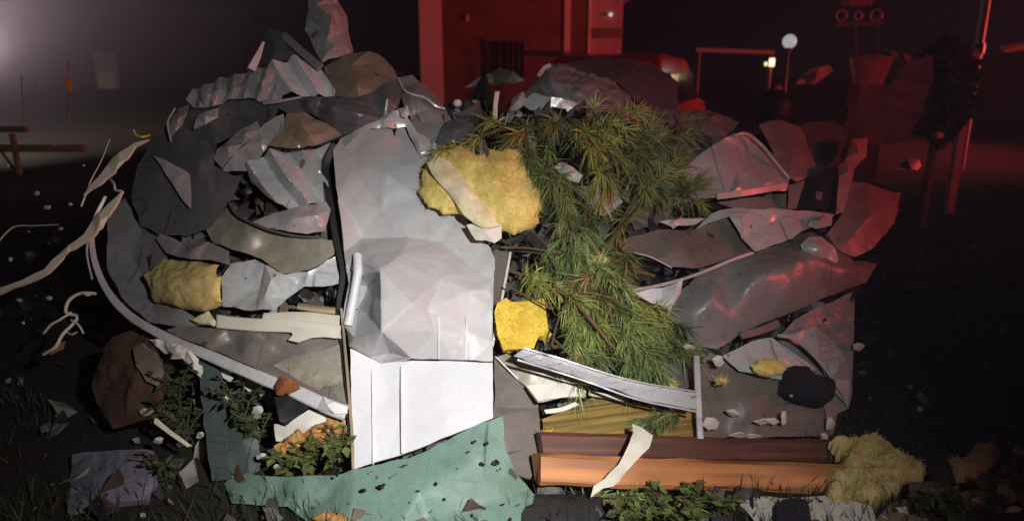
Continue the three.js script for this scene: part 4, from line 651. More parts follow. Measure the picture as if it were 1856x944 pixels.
S('metal_flap', 'pale domed end cap at the top of the half roll', 'metal flap', M.pale, [[1452, 444, -0.04], [1466, 430, -0.04], [1490, 428, -0.04], [1512, 446, -0.03], [1522, 470, -0.02], [1512, 482, -0.02], [1484, 470, -0.04], [1462, 466, -0.04]], [[1488, 450, -0.1]], { smooth: 1 });
B('metal_strip', 'thin light edge strip along the top left of the half roll', 'metal strip', M.pale, [[1146, 526, 0.0], [1200, 516, 0.0], [1262, 498, 0.0], [1330, 470, 0.02], [1366, 458, 0.03]], 0.014, 0.008);
S('white_flap', 'crumpled white metal tongue at the left end of the half roll', 'metal flap', M.white, [[1150, 530, 0.0], [1200, 522, 0.0], [1228, 512, -0.01], [1240, 504, -0.01], [1234, 528, -0.02], [1218, 556, -0.02], [1212, 576, -0.02], [1204, 556, -0.01], [1180, 548, 0.0]], [[1222, 536, -0.05], [1200, 536, 0.0]], { smooth: 0 });
T('metal_wire', 'thin bright wire below the dull dark sheet', 'wire', M.pale, [[1150, 458, 0.0], [1180, 466, 0.0], [1218, 485, 0.0]], 0.004);
S('metal_flap', 'small grey cut bracket between the pine and the orange pink flap', 'bracket', M.pale, [[1196, 400, 0.0], [1236, 394, 0.0], [1280, 396, 0.02], [1262, 406, 0.0], [1230, 408, 0.0], [1222, 416, 0.0]], [[1222, 402, -0.02]], { smooth: 0 });
S('metal_sheet', 'tall pale triangular sheet at the lower right of the heap', 'metal sheet', M.grey, [[1410, 612, 0.05], [1440, 580, 0.06], [1490, 554, 0.08], [1550, 528, 0.1], [1550, 600, 0.08], [1546, 700, 0.05], [1540, 740, 0.04], [1500, 760, 0.03], [1480, 700, 0.04]], [[1500, 640, 0.07]], { smooth: 0 });
S('metal_flap', 'pink folded flap with a bright rim on the triangular sheet', 'metal flap', M.pinkGrey, [[1408, 606, 0.0], [1440, 606, 0.0], [1480, 588, 0.0], [1512, 620, 0.0], [1534, 650, 0.01], [1542, 690, 0.02], [1536, 738, 0.02], [1510, 706, 0.01], [1484, 656, 0.0], [1450, 626, 0.0]], [[1484, 624, -0.05], [1520, 670, -0.04]], { smooth: 0 });
B('metal_strip', 'slim pale rim running down across the pink folded flap', 'metal strip', M.pinkGrey, [[1410, 608, -0.04], [1440, 614, -0.05], [1476, 644, -0.04], [1520, 700, -0.02], [1536, 726, 0.0]], 0.014, 0.01);
S('black_block', 'lumpy black padded block lying before the triangular sheet', 'padding', M.cloth, [[1424, 712, -0.03], [1430, 676, -0.03], [1440, 662, -0.03], [1462, 664, -0.03], [1468, 676, -0.03], [1500, 684, -0.03], [1512, 692, -0.03], [1508, 726, -0.03], [1492, 738, -0.03], [1458, 730, -0.03]], [[1465, 700, -0.08]], { fat: 0.05, soft: 20, smooth: 1, thick: 0.06, dent: 0.008 });
S('grey_board', 'pale bluish board below the half roll', 'board', M.pale, [[1310, 644, 0.04], [1360, 620, 0.04], [1400, 612, 0.04], [1440, 640, 0.03], [1480, 670, 0.03], [1424, 690, 0.02], [1340, 672, 0.02]], [], { smooth: 0 });
B('broken_plank', 'short brown plank above the pale bluish board', 'plank', M.taupe, [[1342, 608, 0.0], [1376, 600, 0.0], [1412, 586, 0.02]], 0.035, 0.02, { ragged: 0.02 });
S('dark_sheet', 'dark olive floor sheet under the right side of the heap', 'metal sheet', M.taupe, [[1268, 660, 0.1], [1310, 644, 0.09], [1340, 676, 0.07], [1424, 694, 0.06], [1520, 748, 0.05], [1510, 790, 0.05], [1270, 796, 0.05]], [[1360, 730, 0.03]], { smooth: 1, dent: 0.012 });
S('dark_sheet', 'dark grey slate board right of the pine foot', 'board', M.slate, [[1166, 640, 0.07], [1256, 630, 0.08], [1258, 700, 0.06], [1230, 708, 0.05], [1180, 690, 0.06]], [], { smooth: 0 });
S('paper_scrap', 'small white diamond scrap on the dark grey slate board', 'scrap', M.paper, [[1178, 658, 0.0], [1196, 654, 0.0], [1208, 660, 0.0], [1198, 670, 0.0], [1186, 666, 0.0]], [], { smooth: 0 });
B('steel_angle', 'grey upright steel angle right of the pine', 'post', M.pale, [[1263, 646, -0.05], [1266, 720, -0.06], [1270, 796, -0.06]], 0.026, 0.026, { straight: true });
{ // silver channel
  const o = group('silver_channel', H(1080, 690, 0)), rel = (g) => g.translate(-o.position.x, -o.position.y, -o.position.z);
  mesh('web', rel(sheetGeo([[932, 644, -0.15], [948, 632, -0.15], [1010, 650, -0.15], [1140, 690, -0.15], [1262, 712, -0.15], [1262, 742, -0.16], [1150, 718, -0.17], [1060, 686, -0.18], [960, 656, -0.18]], [], { L: 0.04, smooth: 0, dent: 0.003, crease: 0.002, thick: 0.004 })), M.silver, o);
  mesh('lip', rel(barGeo(HP([[938, 652, -0.19], [1060, 690, -0.19], [1150, 722, -0.18], [1262, 746, -0.17]]), 0.008, 0.02)), M.silver, o);
  mesh('lip', rel(barGeo(HP([[948, 630, -0.16], [1010, 648, -0.16], [1140, 688, -0.16], [1262, 710, -0.16]]), 0.006, 0.018)), M.silver, o);
  tag(o, 'long silver metal channel sloping down right from the white panel', 'channel');
}
S('metal_flap', 'cream green flap between the white panel and the silver channel', 'metal flap', M.beige, [[898, 648, 0.03], [918, 640, 0.02], [946, 652, 0.0], [1010, 672, -0.01], [1064, 694, -0.01], [1040, 694, 0.0], [954, 700, 0.01], [934, 686, 0.02]], [], { smooth: 0 });
B('metal_strip', 'bright hairline edge above the taupe board', 'metal strip', M.white, [[898, 646, 0.0], [920, 668, 0.0], [938, 686, 0.01]], 0.008, 0.006, { taper: [0.5, 1] });
S('plaster_scrap', 'bright white board piece under the silver channel', 'board', M.paper, [[954, 700, -0.03], [1010, 694, -0.03], [1046, 692, -0.03], [1064, 704, -0.03], [1062, 718, -0.04], [1010, 722, -0.05], [976, 727, -0.05]], [[1020, 708, -0.05]], { smooth: 0, thick: 0.014 });
B('broken_plank', 'thin pale lath under the right of the white board piece', 'plank', M.timberCream, [[1066, 712, 0.0], [1100, 718, 0.0], [1132, 724, 0.01]], 0.02, 0.012);
B('broken_plank', 'splintered white lath above the mustard board', 'plank', M.paper, [[992, 746, -0.03], [1018, 742, -0.03], [1044, 732, -0.03]], 0.018, 0.012, { ragged: 0.04 });
S('mustard_board', 'mustard brown board lying behind the two timbers', 'board', M.mustard, [[984, 760, 0.02], [1040, 738, 0.03], [1070, 722, 0.03], [1140, 728, 0.03], [1200, 742, 0.03], [1262, 750, 0.03], [1262, 800, 0.0], [984, 800, 0.0]], [], { smooth: 0, thick: 0.012, dent: 0.003 });
// ---------------------------------------------------------------- the two timbers and what lies on them
B('timber_beam', 'dark red brown timber, upper of the two beams at the front right', 'timber', M.timberBrown, [[976, 806, -0.02], [1140, 810, -0.02], [1320, 816, -0.02], [1510, 818, -0.03]], 0.098, 0.09, { straight: true, ragged: 0.02, roll: 0.0, sub: 8 });
B('timber_beam', 'orange brown timber, lower of the two beams at the front right', 'timber', M.timber, [[972, 850, -0.1], [1140, 857, -0.1], [1320, 862, -0.11], [1530, 868, -0.13]], 0.115, 0.09, { straight: true, ragged: 0.03, roll: 0.0, sub: 8 });
S('torn_strip', 'cream strip of torn board draped over both timbers', 'strip', M.timberCream, [[1146, 768, -0.13], [1164, 776, -0.16], [1184, 790, -0.17], [1176, 812, -0.18], [1152, 836, -0.2], [1124, 872, -0.2], [1112, 882, -0.19], [1094, 884, -0.18], [1070, 902, -0.16], [1076, 880, -0.17], [1096, 868, -0.19], [1122, 840, -0.2], [1140, 806, -0.18], [1148, 786, -0.16]], [[1158, 800, -0.19], [1120, 862, -0.215]], { smooth: 1, thick: 0.006 });
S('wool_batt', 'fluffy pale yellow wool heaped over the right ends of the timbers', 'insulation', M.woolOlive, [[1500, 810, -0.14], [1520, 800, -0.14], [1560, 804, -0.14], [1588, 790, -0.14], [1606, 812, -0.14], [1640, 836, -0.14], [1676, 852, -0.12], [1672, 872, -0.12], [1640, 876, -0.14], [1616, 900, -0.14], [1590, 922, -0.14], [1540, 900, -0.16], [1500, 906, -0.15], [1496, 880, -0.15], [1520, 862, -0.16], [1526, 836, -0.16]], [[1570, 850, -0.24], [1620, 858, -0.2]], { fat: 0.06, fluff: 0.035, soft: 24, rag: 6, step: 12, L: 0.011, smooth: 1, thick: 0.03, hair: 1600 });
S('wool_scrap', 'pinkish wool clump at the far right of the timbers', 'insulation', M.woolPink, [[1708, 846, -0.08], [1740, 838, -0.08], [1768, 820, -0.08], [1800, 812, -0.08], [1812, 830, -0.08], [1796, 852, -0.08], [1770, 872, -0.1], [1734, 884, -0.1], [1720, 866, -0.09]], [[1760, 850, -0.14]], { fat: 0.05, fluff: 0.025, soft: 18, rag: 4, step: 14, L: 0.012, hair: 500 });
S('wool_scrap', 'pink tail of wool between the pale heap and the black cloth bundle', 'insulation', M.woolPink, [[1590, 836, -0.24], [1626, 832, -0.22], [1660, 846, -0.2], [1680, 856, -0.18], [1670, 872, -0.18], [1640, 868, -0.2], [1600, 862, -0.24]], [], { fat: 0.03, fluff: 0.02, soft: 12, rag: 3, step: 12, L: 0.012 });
M.weed = leafMat(0.11, 0.14, 0.04);
// ---------------------------------------------------------------- pine branches
function needleGeo(list, tint) {                         // list of [root, direction, length, width, bend]
  const n = list.length, arr = new Float32Array(n * 4 * 9), col = new Float32Array(n * 4 * 9); let k = 0;
  for (const [p, d, len, w, bend, kt = 1, dry = 0] of list) {
    const s = d.clone().cross(V(rr(-1, 1), rr(-1, 1), rr(-1, 1))).normalize(), m = p.clone().addScaledVector(d, len * 0.5).add(V(0, -bend * 0.25, 0)), e = p.clone().addScaledVector(d, len).add(V(0, -bend, 0));
    const q = [p.clone().addScaledVector(s, w / 2), p.clone().addScaledVector(s, -w / 2), m.clone().addScaledVector(s, w / 2), m.clone().addScaledVector(s, -w / 2), e];
    const t = rr(0.6, 1.25) * kt, c = [t * (rr(0.85, 1.15) + dry * 0.55) * tint[0], t * (1 - dry * 0.25) * tint[1], t * rr(0.6, 1.1) * tint[2]];
    for (const j of [0, 1, 2, 1, 3, 2, 2, 3, 4]) { arr.set([q[j].x, q[j].y, q[j].z], k); col.set(c, k); k += 3; }
  }
  const g = new THREE.BufferGeometry(); g.setAttribute('position', new THREE.BufferAttribute(arr.slice(0, k), 3)); g.setAttribute('color', new THREE.BufferAttribute(col.slice(0, k), 3)); g.setAttribute('uv', new THREE.BufferAttribute(new Float32Array(k / 3 * 2), 2)); g.computeVertexNormals(); return g;
}
function pine(label, list, mat, o = {}) {
  const { tufts = 16, per = 40, len = 0.135, r = 0.009, from = 0.1, open = 0.85, droop = 0.05, width = 0.0036 } = o;
  const pts = HP(list), curve = new THREE.CatmullRomCurve3(pts), root = group('pine_branch', pts[0].clone());
  const rel = (g) => g.translate(-pts[0].x, -pts[0].y, -pts[0].z), stems = [rel(new THREE.TubeGeometry(curve, pts.length * 6, r, 6))], needles = [];
  for (let i = 0; i < tufts; i++) {
    const t = i === 0 ? 1 : from + (1 - from) * rnd(), p = curve.getPoint(t), f = curve.getTangent(t); let dir = f, at = p;
    if (i && rnd() < 0.6) {                              // a side shoot
      dir = f.clone().add(V(rr(-1, 1), rr(-0.9, 0.7), rr(-0.3, 1)).multiplyScalar(0.9)).normalize(); const l = rr(0.06, 0.16);
      at = p.clone().addScaledVector(dir, l); stems.push(rel(new THREE.TubeGeometry(new THREE.LineCurve3(p, at), 2, r * 0.5, 5)));
    }
    const kt = rr(0.55, 1.35), dry = rnd() < 0.07 ? rr(0.4, 0.9) : rr(0, 0.15), lt = rr(0.6, 1.1), ot = open * rr(0.6, 1.5);
    for (let k = 0; k < per; k++) {
      const d = dir.clone().multiplyScalar(1.1).add(V(rr(-1, 1), rr(-1, 1), rr(-1, 1)).multiplyScalar(ot * 1.2)).normalize(), l = len * lt * rr(0.7, 1.1);
      needles.push([at.clone().addScaledVector(dir, rr(-0.05, 0.015)).sub(pts[0]), d, l, width * rr(0.8, 1.2), droop * rr(0.3, 1.3) * l / 0.17, kt, dry]);
    }
  }
  mesh('branch', mergeGeometries(stems), M.bark, root);
  const nm = mesh('needles', needleGeo(needles, [1, 1, 1]), mat, root); nm.userData.kind = 'stuff';
  return tag(root, label, 'pine branch');
}
pine('pine branch arching left over the big yellow batt', [[1024, 216, 0.08], [980, 232, 0.02], [912, 234, 0.0], [860, 254, 0.0], [838, 268, 0.0]], M.needleYellow, { tufts: 15, len: 0.13, per: 42 });
pine('yellow green pine branch hanging down right of the big batt, topmost', [[1030, 214, 0.12], [1060, 244, 0.0], [1086, 280, -0.04], [1100, 322, -0.05]], M.needleYellow, { tufts: 17, per: 42, droop: 0.09 });
pine('green pine branch hanging behind the right edge of the big batt', [[1000, 222, 0.1], [992, 262, 0.0], [1000, 310, -0.04], [1010, 340, -0.04]], M.needle, { droop: 0.08 });
pine('dark pine branch fanning under the right of the grey dome', [[1060, 214, 0.16], [1110, 236, 0.06], [1150, 270, 0.02], [1172, 310, 0.0]], M.needle, { tufts: 20, per: 42 });
pine('short pine spray just above the big yellow batt', [[968, 218, 0.12], [952, 246, 0.04], [966, 290, 0.0], [978, 330, -0.03]], M.needle, { tufts: 20 });
pine('dense dark pine branch hanging beside the lower right of the big batt', [[1020, 322, 0.06], [1024, 370, -0.02], [1030, 412, -0.04], [1040, 440, -0.04]], M.needleDark, { tufts: 24, droop: 0.1, open: 0.55 });
pine('dark green pine branch right of the dense hanging one', [[1090, 350, 0.1], [1064, 380, 0.0], [1060, 420, -0.03], [1050, 456, -0.03]], M.needleDark, { tufts: 18, droop: 0.1 });
pine('long bare twigged pine branch sloping down from under the pink fan', [[1182, 280, 0.08], [1160, 340, 0.02], [1128, 400, -0.02], [1104, 456, -0.05], [1092, 500, -0.06]], M.needle, { tufts: 18, from: 0.5, r: 0.009 });
pine('pine branch with a brown stem running right from the white panel edge', [[922, 452, 0.06], [980, 458, -0.02], [1040, 470, -0.06], [1090, 492, -0.06]], M.needle, { tufts: 17, r: 0.008, from: 0.3, open: 1 });
pine('tangled pine branch above the squarish yellow block', [[930, 492, 0.06], [980, 512, -0.02], [1026, 540, -0.05], [1064, 578, -0.06]], M.needleYellow, { tufts: 18, open: 1, per: 50 });
pine('pine branch with a dark diagonal stem in the middle right of the foliage', [[1066, 506, 0.0], [1100, 536, -0.08], [1126, 580, -0.1], [1152, 620, -0.08]], M.needle, { tufts: 21, r: 0.009, open: 0.9 });
pine('pine branch hanging straight down right of the squarish yellow block', [[1050, 500, 0.04], [1052, 560, -0.04], [1040, 610, -0.05], [1060, 656, -0.05]], M.needle, { tufts: 21, open: 0.9 });
pine('pine branch pointing right at the edge of the foliage', [[1100, 500, 0.0], [1130, 530, -0.05], [1150, 552, -0.06], [1180, 566, -0.04]], M.needleYellow, { tufts: 15, open: 0.8 });
pine('dark pine branch at the lower right foot of the foliage', [[1120, 580, 0.02], [1146, 620, -0.04], [1160, 650, -0.04], [1168, 672, -0.02]], M.needleDark, { tufts: 20 });
pine('pine branch lying along the silver channel', [[996, 630, 0.06], [1040, 626, 0.03], [1090, 634, 0.03], [1150, 640, 0.04]], M.needle, { tufts: 15, len: 0.1 });
pine('pine spray in the shade between the foliage and the half roll', [[1170, 540, 0.1], [1196, 580, 0.06], [1212, 610, 0.05], [1240, 630, 0.06]], M.needleDark, { tufts: 20, len: 0.13 });
pine('dim pine branch among the dark sheets below the pink fan', [[1120, 330, 0.16], [1180, 350, 0.1], [1230, 350, 0.06], [1270, 330, 0.06]], M.needle, { tufts: 20, len: 0.15 });
pine('brownish dried pine branch in the heart of the foliage', [[1020, 470, 0.1], [1050, 500, 0.0], [1086, 520, -0.04], [1110, 500, -0.05]], M.needleDry, { tufts: 12, per: 40, len: 0.11 });
pine('small green pine spray behind the mustard board', [[1262, 740, 0.06], [1230, 744, 0.0], [1200, 752, -0.01], [1176, 770, -0.01]], M.needleDark, { tufts: 12, len: 0.09 });
pine('wispy pine branch reaching right under the grey dome', [[1120, 300, 0.1], [1160, 270, 0.06], [1200, 250, 0.05], [1250, 246, 0.06]], M.needle, { tufts: 12, per: 34 });
pine('wispy pine branch in front of the brownish sheet right of the foliage', [[1130, 420, 0.06], [1150, 370, 0.02], [1190, 330, 0.0], [1226, 300, 0.02]], M.needle, { tufts: 14, per: 34 });
pine('pale pine tips just left of the bent white pipe end', [[1060, 250, 0.06], [1086, 226, 0.0], [1110, 222, -0.02]], M.needleYellow, { tufts: 10, per: 40, len: 0.12 });
pine('loose pine spray low on the ground below the lower timber', [[1040, 905, 0.0], [1100, 900, -0.02], [1150, 905, -0.03], [1200, 915, -0.02]], M.needle, { tufts: 17, len: 0.12 });
for (const [i, l, list, r] of [[0, 'dark bare twig crossing above the squarish yellow block', [[916, 516, -0.02], [950, 534, -0.06], [1000, 560, -0.1]], 0.004], [1, 'dark forked twig in the middle of the foliage', [[1086, 518, -0.1], [1104, 556, -0.13], [1110, 584, -0.13]], 0.005], [2, 'thin brown twig from the white panel edge into the foliage', [[908, 448, -0.02], [960, 450, -0.06], [1030, 462, -0.1]], 0.005], [3, 'thin dark twig at the foot of the foliage', [[1000, 610, -0.08], [1026, 636, -0.1], [1052, 664, -0.08]], 0.004], [9, 'dark bare twig crossing the upper pine branches from the grey dome', [[1012, 222, -0.02], [1050, 262, -0.08], [1096, 300, -0.1], [1130, 352, -0.06]], 0.005], [9, 'grey forked branch wood low in the foliage', [[1006, 520, -0.06], [1050, 556, -0.14], [1096, 610, -0.14], [1140, 660, -0.08]], 0.008], [9, 'brown branch stump poking right out of the foliage', [[1096, 470, -0.06], [1140, 486, -0.1], [1186, 500, -0.06]], 0.009], [9, 'thin bent twig hanging below the big yellow batt', [[968, 420, -0.06], [990, 446, -0.1], [1010, 490, -0.12], [1006, 520, -0.1]], 0.004], [9, 'thin dark twig rising beside the squarish yellow block', [[1000, 628, -0.1], [1012, 580, -0.14], [1040, 530, -0.14]], 0.004], [9, 'brown twig lying over the dark sheets right of the foliage', [[1090, 452, -0.06], [1126, 412, -0.06], [1160, 372, -0.04], [1178, 320, -0.02]], 0.006]])
  T('bare_twig', l, 'twig', M.bark, list, r);
S('paper_scrap', 'torn grey white paper caught among the upper pine branches', 'scrap', M.plaster, [[1004, 300, -0.03], [1020, 296, -0.03], [1044, 310, -0.03], [1056, 318, -0.03], [1048, 332, -0.02], [1012, 318, -0.03]], [[1030, 312, -0.07]], { smooth: 0 });
S('plaster_scrap', 'grey torn sheet among the pine branches below the dark hole', 'scrap', M.pale, [[1044, 340, 0.0], [1072, 336, 0.0], [1112, 346, 0.02], [1130, 366, 0.04], [1108, 386, 0.03], [1092, 392, 0.02], [1066, 370, 0.0]], [[1086, 356, -0.04]], { smooth: 0 });
T('metal_wire', 'pale curved wire standing right of the upper pine branches', 'wire', M.pale, [[1124, 296, 0.02], [1136, 308, 0.0], [1142, 326, 0.0], [1136, 344, 0.02]], 0.005);

// ---------------------------------------------------------------- splinters and sticks on the left
S('wood_splinter', 'long pale splinter peeling off the left shoulder of the heap', 'splinter', M.splinter, [[268, 252, 0.0], [244, 266, 0.0], [228, 288, 0.0], [206, 312, 0.0], [180, 334, 0.0], [150, 354, 0.0], [166, 332, 0.0], [192, 300, 0.0], [216, 276, 0.0], [244, 258, 0.0]], [[214, 294, -0.02]], { smooth: 0, thick: 0.012, L: 0.02, dz: -0.1, dent: 0.0015, crease: 0.001 });
B('stick', 'thin dark pointed stick rising at the left of the pale splinter', 'stick', M.splinter, [[198, 252, 0.0], [182, 292, 0.0], [164, 326, 0.0], [156, 348, 0.0], [146, 374, 0.0]], 0.008, 0.008, { taper: [0.4, 1] });
T('metal_wire', 'short curled grey wire where the two left splinters meet', 'wire', M.pale, [[196, 322, 0.0], [206, 334, -0.02], [208, 344, -0.01], [219, 346, 0.0]], 0.006);
S('wood_splinter', 'golden splinter tapering down to the left edge', 'splinter', M.splinter, [[220, 346, 0.0], [212, 366, 0.0], [196, 392, 0.0], [186, 414, 0.0], [160, 434, 0.0], [146, 442, 0.0], [110, 470, 0.0], [84, 496, 0.0], [40, 516, 0.0], [-20, 540, 0.0], [-20, 530, 0.0], [40, 506, 0.0], [78, 488, 0.0], [110, 456, 0.0], [150, 424, 0.0], [166, 400, 0.0], [194, 370, 0.0]], [[180, 400, -0.03], [120, 458, -0.02]], { smooth: 0, thick: 0.012, L: 0.02, rag: 1.5, dz: -0.1, dent: 0.0015, crease: 0.001 });
T('metal_wire', 'thin grey wire loop hanging from the golden splinter', 'wire', M.pale, [[160, 428, 0.0], [156, 456, 0.0], [162, 490, 0.01], [166, 506, 0.02]], 0.005);
B('stick', 'thin bent stick at the left edge below the pale glints', 'stick', M.splinter, [[-10, 444, 0.2], [22, 412, 0.2], [60, 409, 0.2], [104, 407, 0.2]], 0.008, 0.008, { taper: [1, 0.5] });
T('plastic_hook', 'small yellow hook shaped strip in the air left of the heap shoulder', 'strip', new THREE.MeshPhysicalMaterial({ color: lin(0.75, 0.6, 0.1), roughness: 0.5 }), [[241, 236, 0.0], [246, 245, 0.0], [258, 248, 0.0], [270, 245, 0.04]], 0.006);
{ // dry vine
  const o = group('dry_vine', H(120, 640, 0.05)), rel = (g) => g.translate(-o.position.x, -o.position.y, -o.position.z), add = (n, l, r) => mesh(n, rel(new THREE.TubeGeometry(new THREE.CatmullRomCurve3(HP(l)), 24, r, 6)), M.splinter, o);
  add('stem', [[172, 532, 0.05], [144, 532, 0.03], [124, 544, 0.02], [118, 566, 0.02], [140, 574, 0.03], [128, 590, 0.02], [112, 606, 0.0], [100, 628, 0.0], [78, 642, 0.02]], 0.008);
  add('stem', [[128, 566, 0.02], [106, 580, 0.0], [92, 588, 0.0], [78, 604, 0.02]], 0.006); add('stem', [[128, 580, 0.02], [142, 590, 0.02], [150, 604, 0.03]], 0.005); add('stem', [[116, 600, 0.02], [130, 606, 0.0], [138, 602, 0.0]], 0.004);
  mesh('leaf', rel(sheetGeo([[80, 640, 0.0], [100, 622, 0.0], [116, 618, 0.0], [112, 634, 0.0], [90, 644, 0.0]], [[100, 632, -0.02]], { L: 0.02, thick: 0.002 })), M.leafOrange, o);
  mesh('leaf', rel(sheetGeo([[146, 532, 0.0], [158, 528, 0.0], [172, 531, 0.0], [160, 538, 0.0]], [], { L: 0.02, thick: 0.002 })), M.splinter, o);
  tag(o, 'golden curl of dry vine left of the gutter beam', 'vine');
}
// small pale bits on the ground at left, hard to tell apart
for (const [x, y, r] of [[66, 350, 7], [84, 375, 8], [125, 369, 6], [109, 414, 6], [18, 470, 5], [34, 544, 5], [12, 300, 5], [88, 540, 6], [150, 300, 4], [40, 585, 5], [96, 262, 4], [50, 420, 4]]) { const m = based('paper_bit', scrapGeo(x, y, 0.15, r, { sy: 0.7 }), M.paper); tag(m, 'small pale bit of paper on the dark ground at the far left', 'paper bit', 'small pale bits on the ground at left'); }

// ---------------------------------------------------------------- lower left foreground
S('brown_board', 'dark reddish brown bent board standing at lower left', 'board', M.brownPad, [[180, 650, 0.06], [204, 612, 0.06], [236, 598, 0.04], [262, 610, 0.0], [286, 640, -0.02], [300, 690, -0.02], [286, 736, -0.02], [262, 760, 0.0], [206, 778, 0.04], [178, 740, 0.08], [170, 690, 0.08]], [[240, 680, -0.04], [262, 650, -0.04]], { smooth: 2, thick: 0.02, dent: 0.012, crease: 0.01 });
S('tan_flap', 'tan rounded tip of board at the top right of the brown bent board', 'board', M.tan, [[240, 632, -0.06], [256, 622, -0.08], [280, 640, -0.08], [296, 672, -0.06], [286, 700, -0.06], [264, 690, -0.07], [246, 664, -0.07]], [], { smooth: 1, thick: 0.01 });
S('lilac_board', 'pale lilac board end lying at the lower left', 'board', metal(0.2, 0.19, 0.24, 0.7, 0), [[130, 824, -0.1], [150, 820, -0.1], [236, 814, -0.1], [278, 818, -0.09], [280, 870, -0.12], [270, 904, -0.14], [150, 918, -0.14], [120, 924, -0.14]], [], { smooth: 0, thick: 0.05 });
S('plastic_rag', 'crumpled whitish plastic rag hanging under the upper gutter beam', 'plastic', M.paper, [[270, 616, -0.04], [300, 616, -0.06], [340, 634, -0.07], [360, 650, -0.07], [362, 684, -0.06], [346, 672, -0.06], [330, 650, -0.05], [306, 652, -0.04]], [[320, 634, -0.1], [350, 660, -0.09]], { smooth: 0, dent: 0.01, crease: 0.012, L: 0.018 });
{ const o = group('green_post', H(400, 870, -0.02)), rel = (g) => g.translate(-o.position.x, -o.position.y, -o.position.z);
  mesh('face', rel(sheetGeo([[358, 640, 0.0], [394, 652, 0.0], [400, 700, 0.0], [404, 745, 0.0], [414, 868, -0.02], [384, 872, -0.02], [372, 790, 0.0], [362, 726, 0.0]], [], { L: 0.04, smooth: 0, dent: 0.003, thick: 0.02 })), M.greenGrey, o);
  mesh('brace', rel(sheetGeo([[402, 730, 0.05], [424, 748, 0.04], [466, 786, 0.03], [474, 852, 0.02], [430, 866, 0.0], [408, 846, 0.0]], [[440, 800, 0.0]], { L: 0.04, smooth: 0, dent: 0.003, thick: 0.006 })), M.greenGrey, o);
  tag(o, 'dull green grey post with a slanting brace at lower left', 'post'); }
S('white_flap', 'small white slat showing between the green post and the gutter beam', 'slat', M.paper, [[396, 666, 0.02], [408, 668, 0.02], [422, 686, 0.02], [416, 692, 0.02], [402, 684, 0.02]], [], {});
S('white_flap', 'larger pale slat behind the gutter beam right of the green post', 'slat', M.plaster, [[424, 672, 0.1], [450, 684, 0.1], [482, 700, 0.1], [480, 716, 0.1], [462, 718, 0.1], [436, 696, 0.1]], [], {});
S('white_flap', 'short white slat low beside the green post', 'slat', M.paper, [[402, 714, 0.02], [424, 724, 0.02], [420, 736, 0.02], [402, 728, 0.02]], [], {});
B('stick', 'pale broken stick pointing down among the weeds at lower left', 'stick', M.splinter, [[282, 764, -0.06], [310, 786, -0.08], [342, 808, -0.09]], 0.022, 0.018, { taper: [1, 0.6], ragged: 0.02 });
S('leaf_clump', 'orange dry leaf clump under the white sheet left of the panel', 'leaves', M.leafOrange, [[498, 812, -0.02], [530, 792, -0.02], [570, 768, 0.0], [624, 757, 0.02], [630, 782, 0.02], [604, 800, 0.0], [560, 816, -0.02], [510, 830, -0.03]], [[570, 790, -0.06]], { fat: 0.015, fluff: 0.004, soft: 10, rag: 8, step: 8, L: 0.011, dent: 0.012, dentSize: 0.06, crease: 0.014, smooth: 0, angle: 0.3 });
for (const [label, x, y, r] of [['cream rounded scrap among the weeds', 474, 829, 13], ['small white lump right of the round cream scrap', 500, 846, 9], ['pale lump at the left foot of the weeds', 286, 800, 14], ['whitish lump beside the brown cushion', 262, 748, 18], ['pale lump among the dark weeds left of the green post', 362, 788, 12], ['pale crumb below the weeds at lower left', 258, 932, 8], ['pale twiggy lump right of the green post', 468, 742, 14]])
  tag(based('plaster_scrap', scrapGeo(x, y, -0.05, r * 0.75, { sy: 0.7, thick: 0.006, n: 7, lie: 0.02 }), M.plaster), label, 'scrap');
// leafy weeds
function weed(label, x, y, dz, h, n, mat, grp) {
  const foot = H(x, y, dz); const o = group('leafy_weed', foot), stems = [], arr = [], col = [], uv = [];
  for (let s = 0; s < n; s++) {
    const a = rr(0, 6.283), l = h * rr(0.6, 1.1), c = new THREE.QuadraticBezierCurve3(V(0, 0, 0), V(Math.cos(a) * l * 0.15, l * 0.6, Math.sin(a) * l * 0.15), V(Math.cos(a) * l * 0.55, l * 0.9, Math.sin(a) * l * 0.55));
    stems.push(new THREE.TubeGeometry(c, 6, 0.003, 5));
    for (let k = 0; k < 13; k++) {
      const t = rr(0.1, 1), p = c.getPoint(t), b = rr(0, 6.283), d = V(Math.cos(b), rr(-0.4, 0.7), Math.sin(b)).normalize(), sd = d.clone().cross(V(0, 1, 0)).normalize(), L = rr(0.02, 0.06), w = L * rr(0.2, 0.4), up = V(0, 0.12 * L, 0), tt = rr(0.5, 1.3);
      const q = [p, p.clone().addScaledVector(d, L * 0.45).addScaledVector(sd, w), p.clone().addScaledVector(d, L * 0.5).sub(up), p.clone().addScaledVector(d, L * 0.45).addScaledVector(sd, -w), p.clone().addScaledVector(d, L).sub(up)];
      for (const j of [0, 1, 2, 0, 2, 3, 1, 4, 2, 2, 4, 3]) { arr.push(q[j].x, q[j].y, q[j].z); col.push(tt * rr(0.9, 1.1), tt, tt * 0.9); uv.push(0, 0); }
    }
  }
  mesh('stem', mergeGeometries(stems), M.bark, o);
  const g = new THREE.BufferGeometry(); g.setAttribute('position', new THREE.Float32BufferAttribute(arr, 3)); g.setAttribute('color', new THREE.Float32BufferAttribute(col, 3)); g.setAttribute('uv', new THREE.Float32BufferAttribute(uv, 2)); g.computeVertexNormals();
  const f = mesh('foliage', g, mat, o); f.userData.kind = 'stuff'; return tag(o, label, 'weed', grp);
}
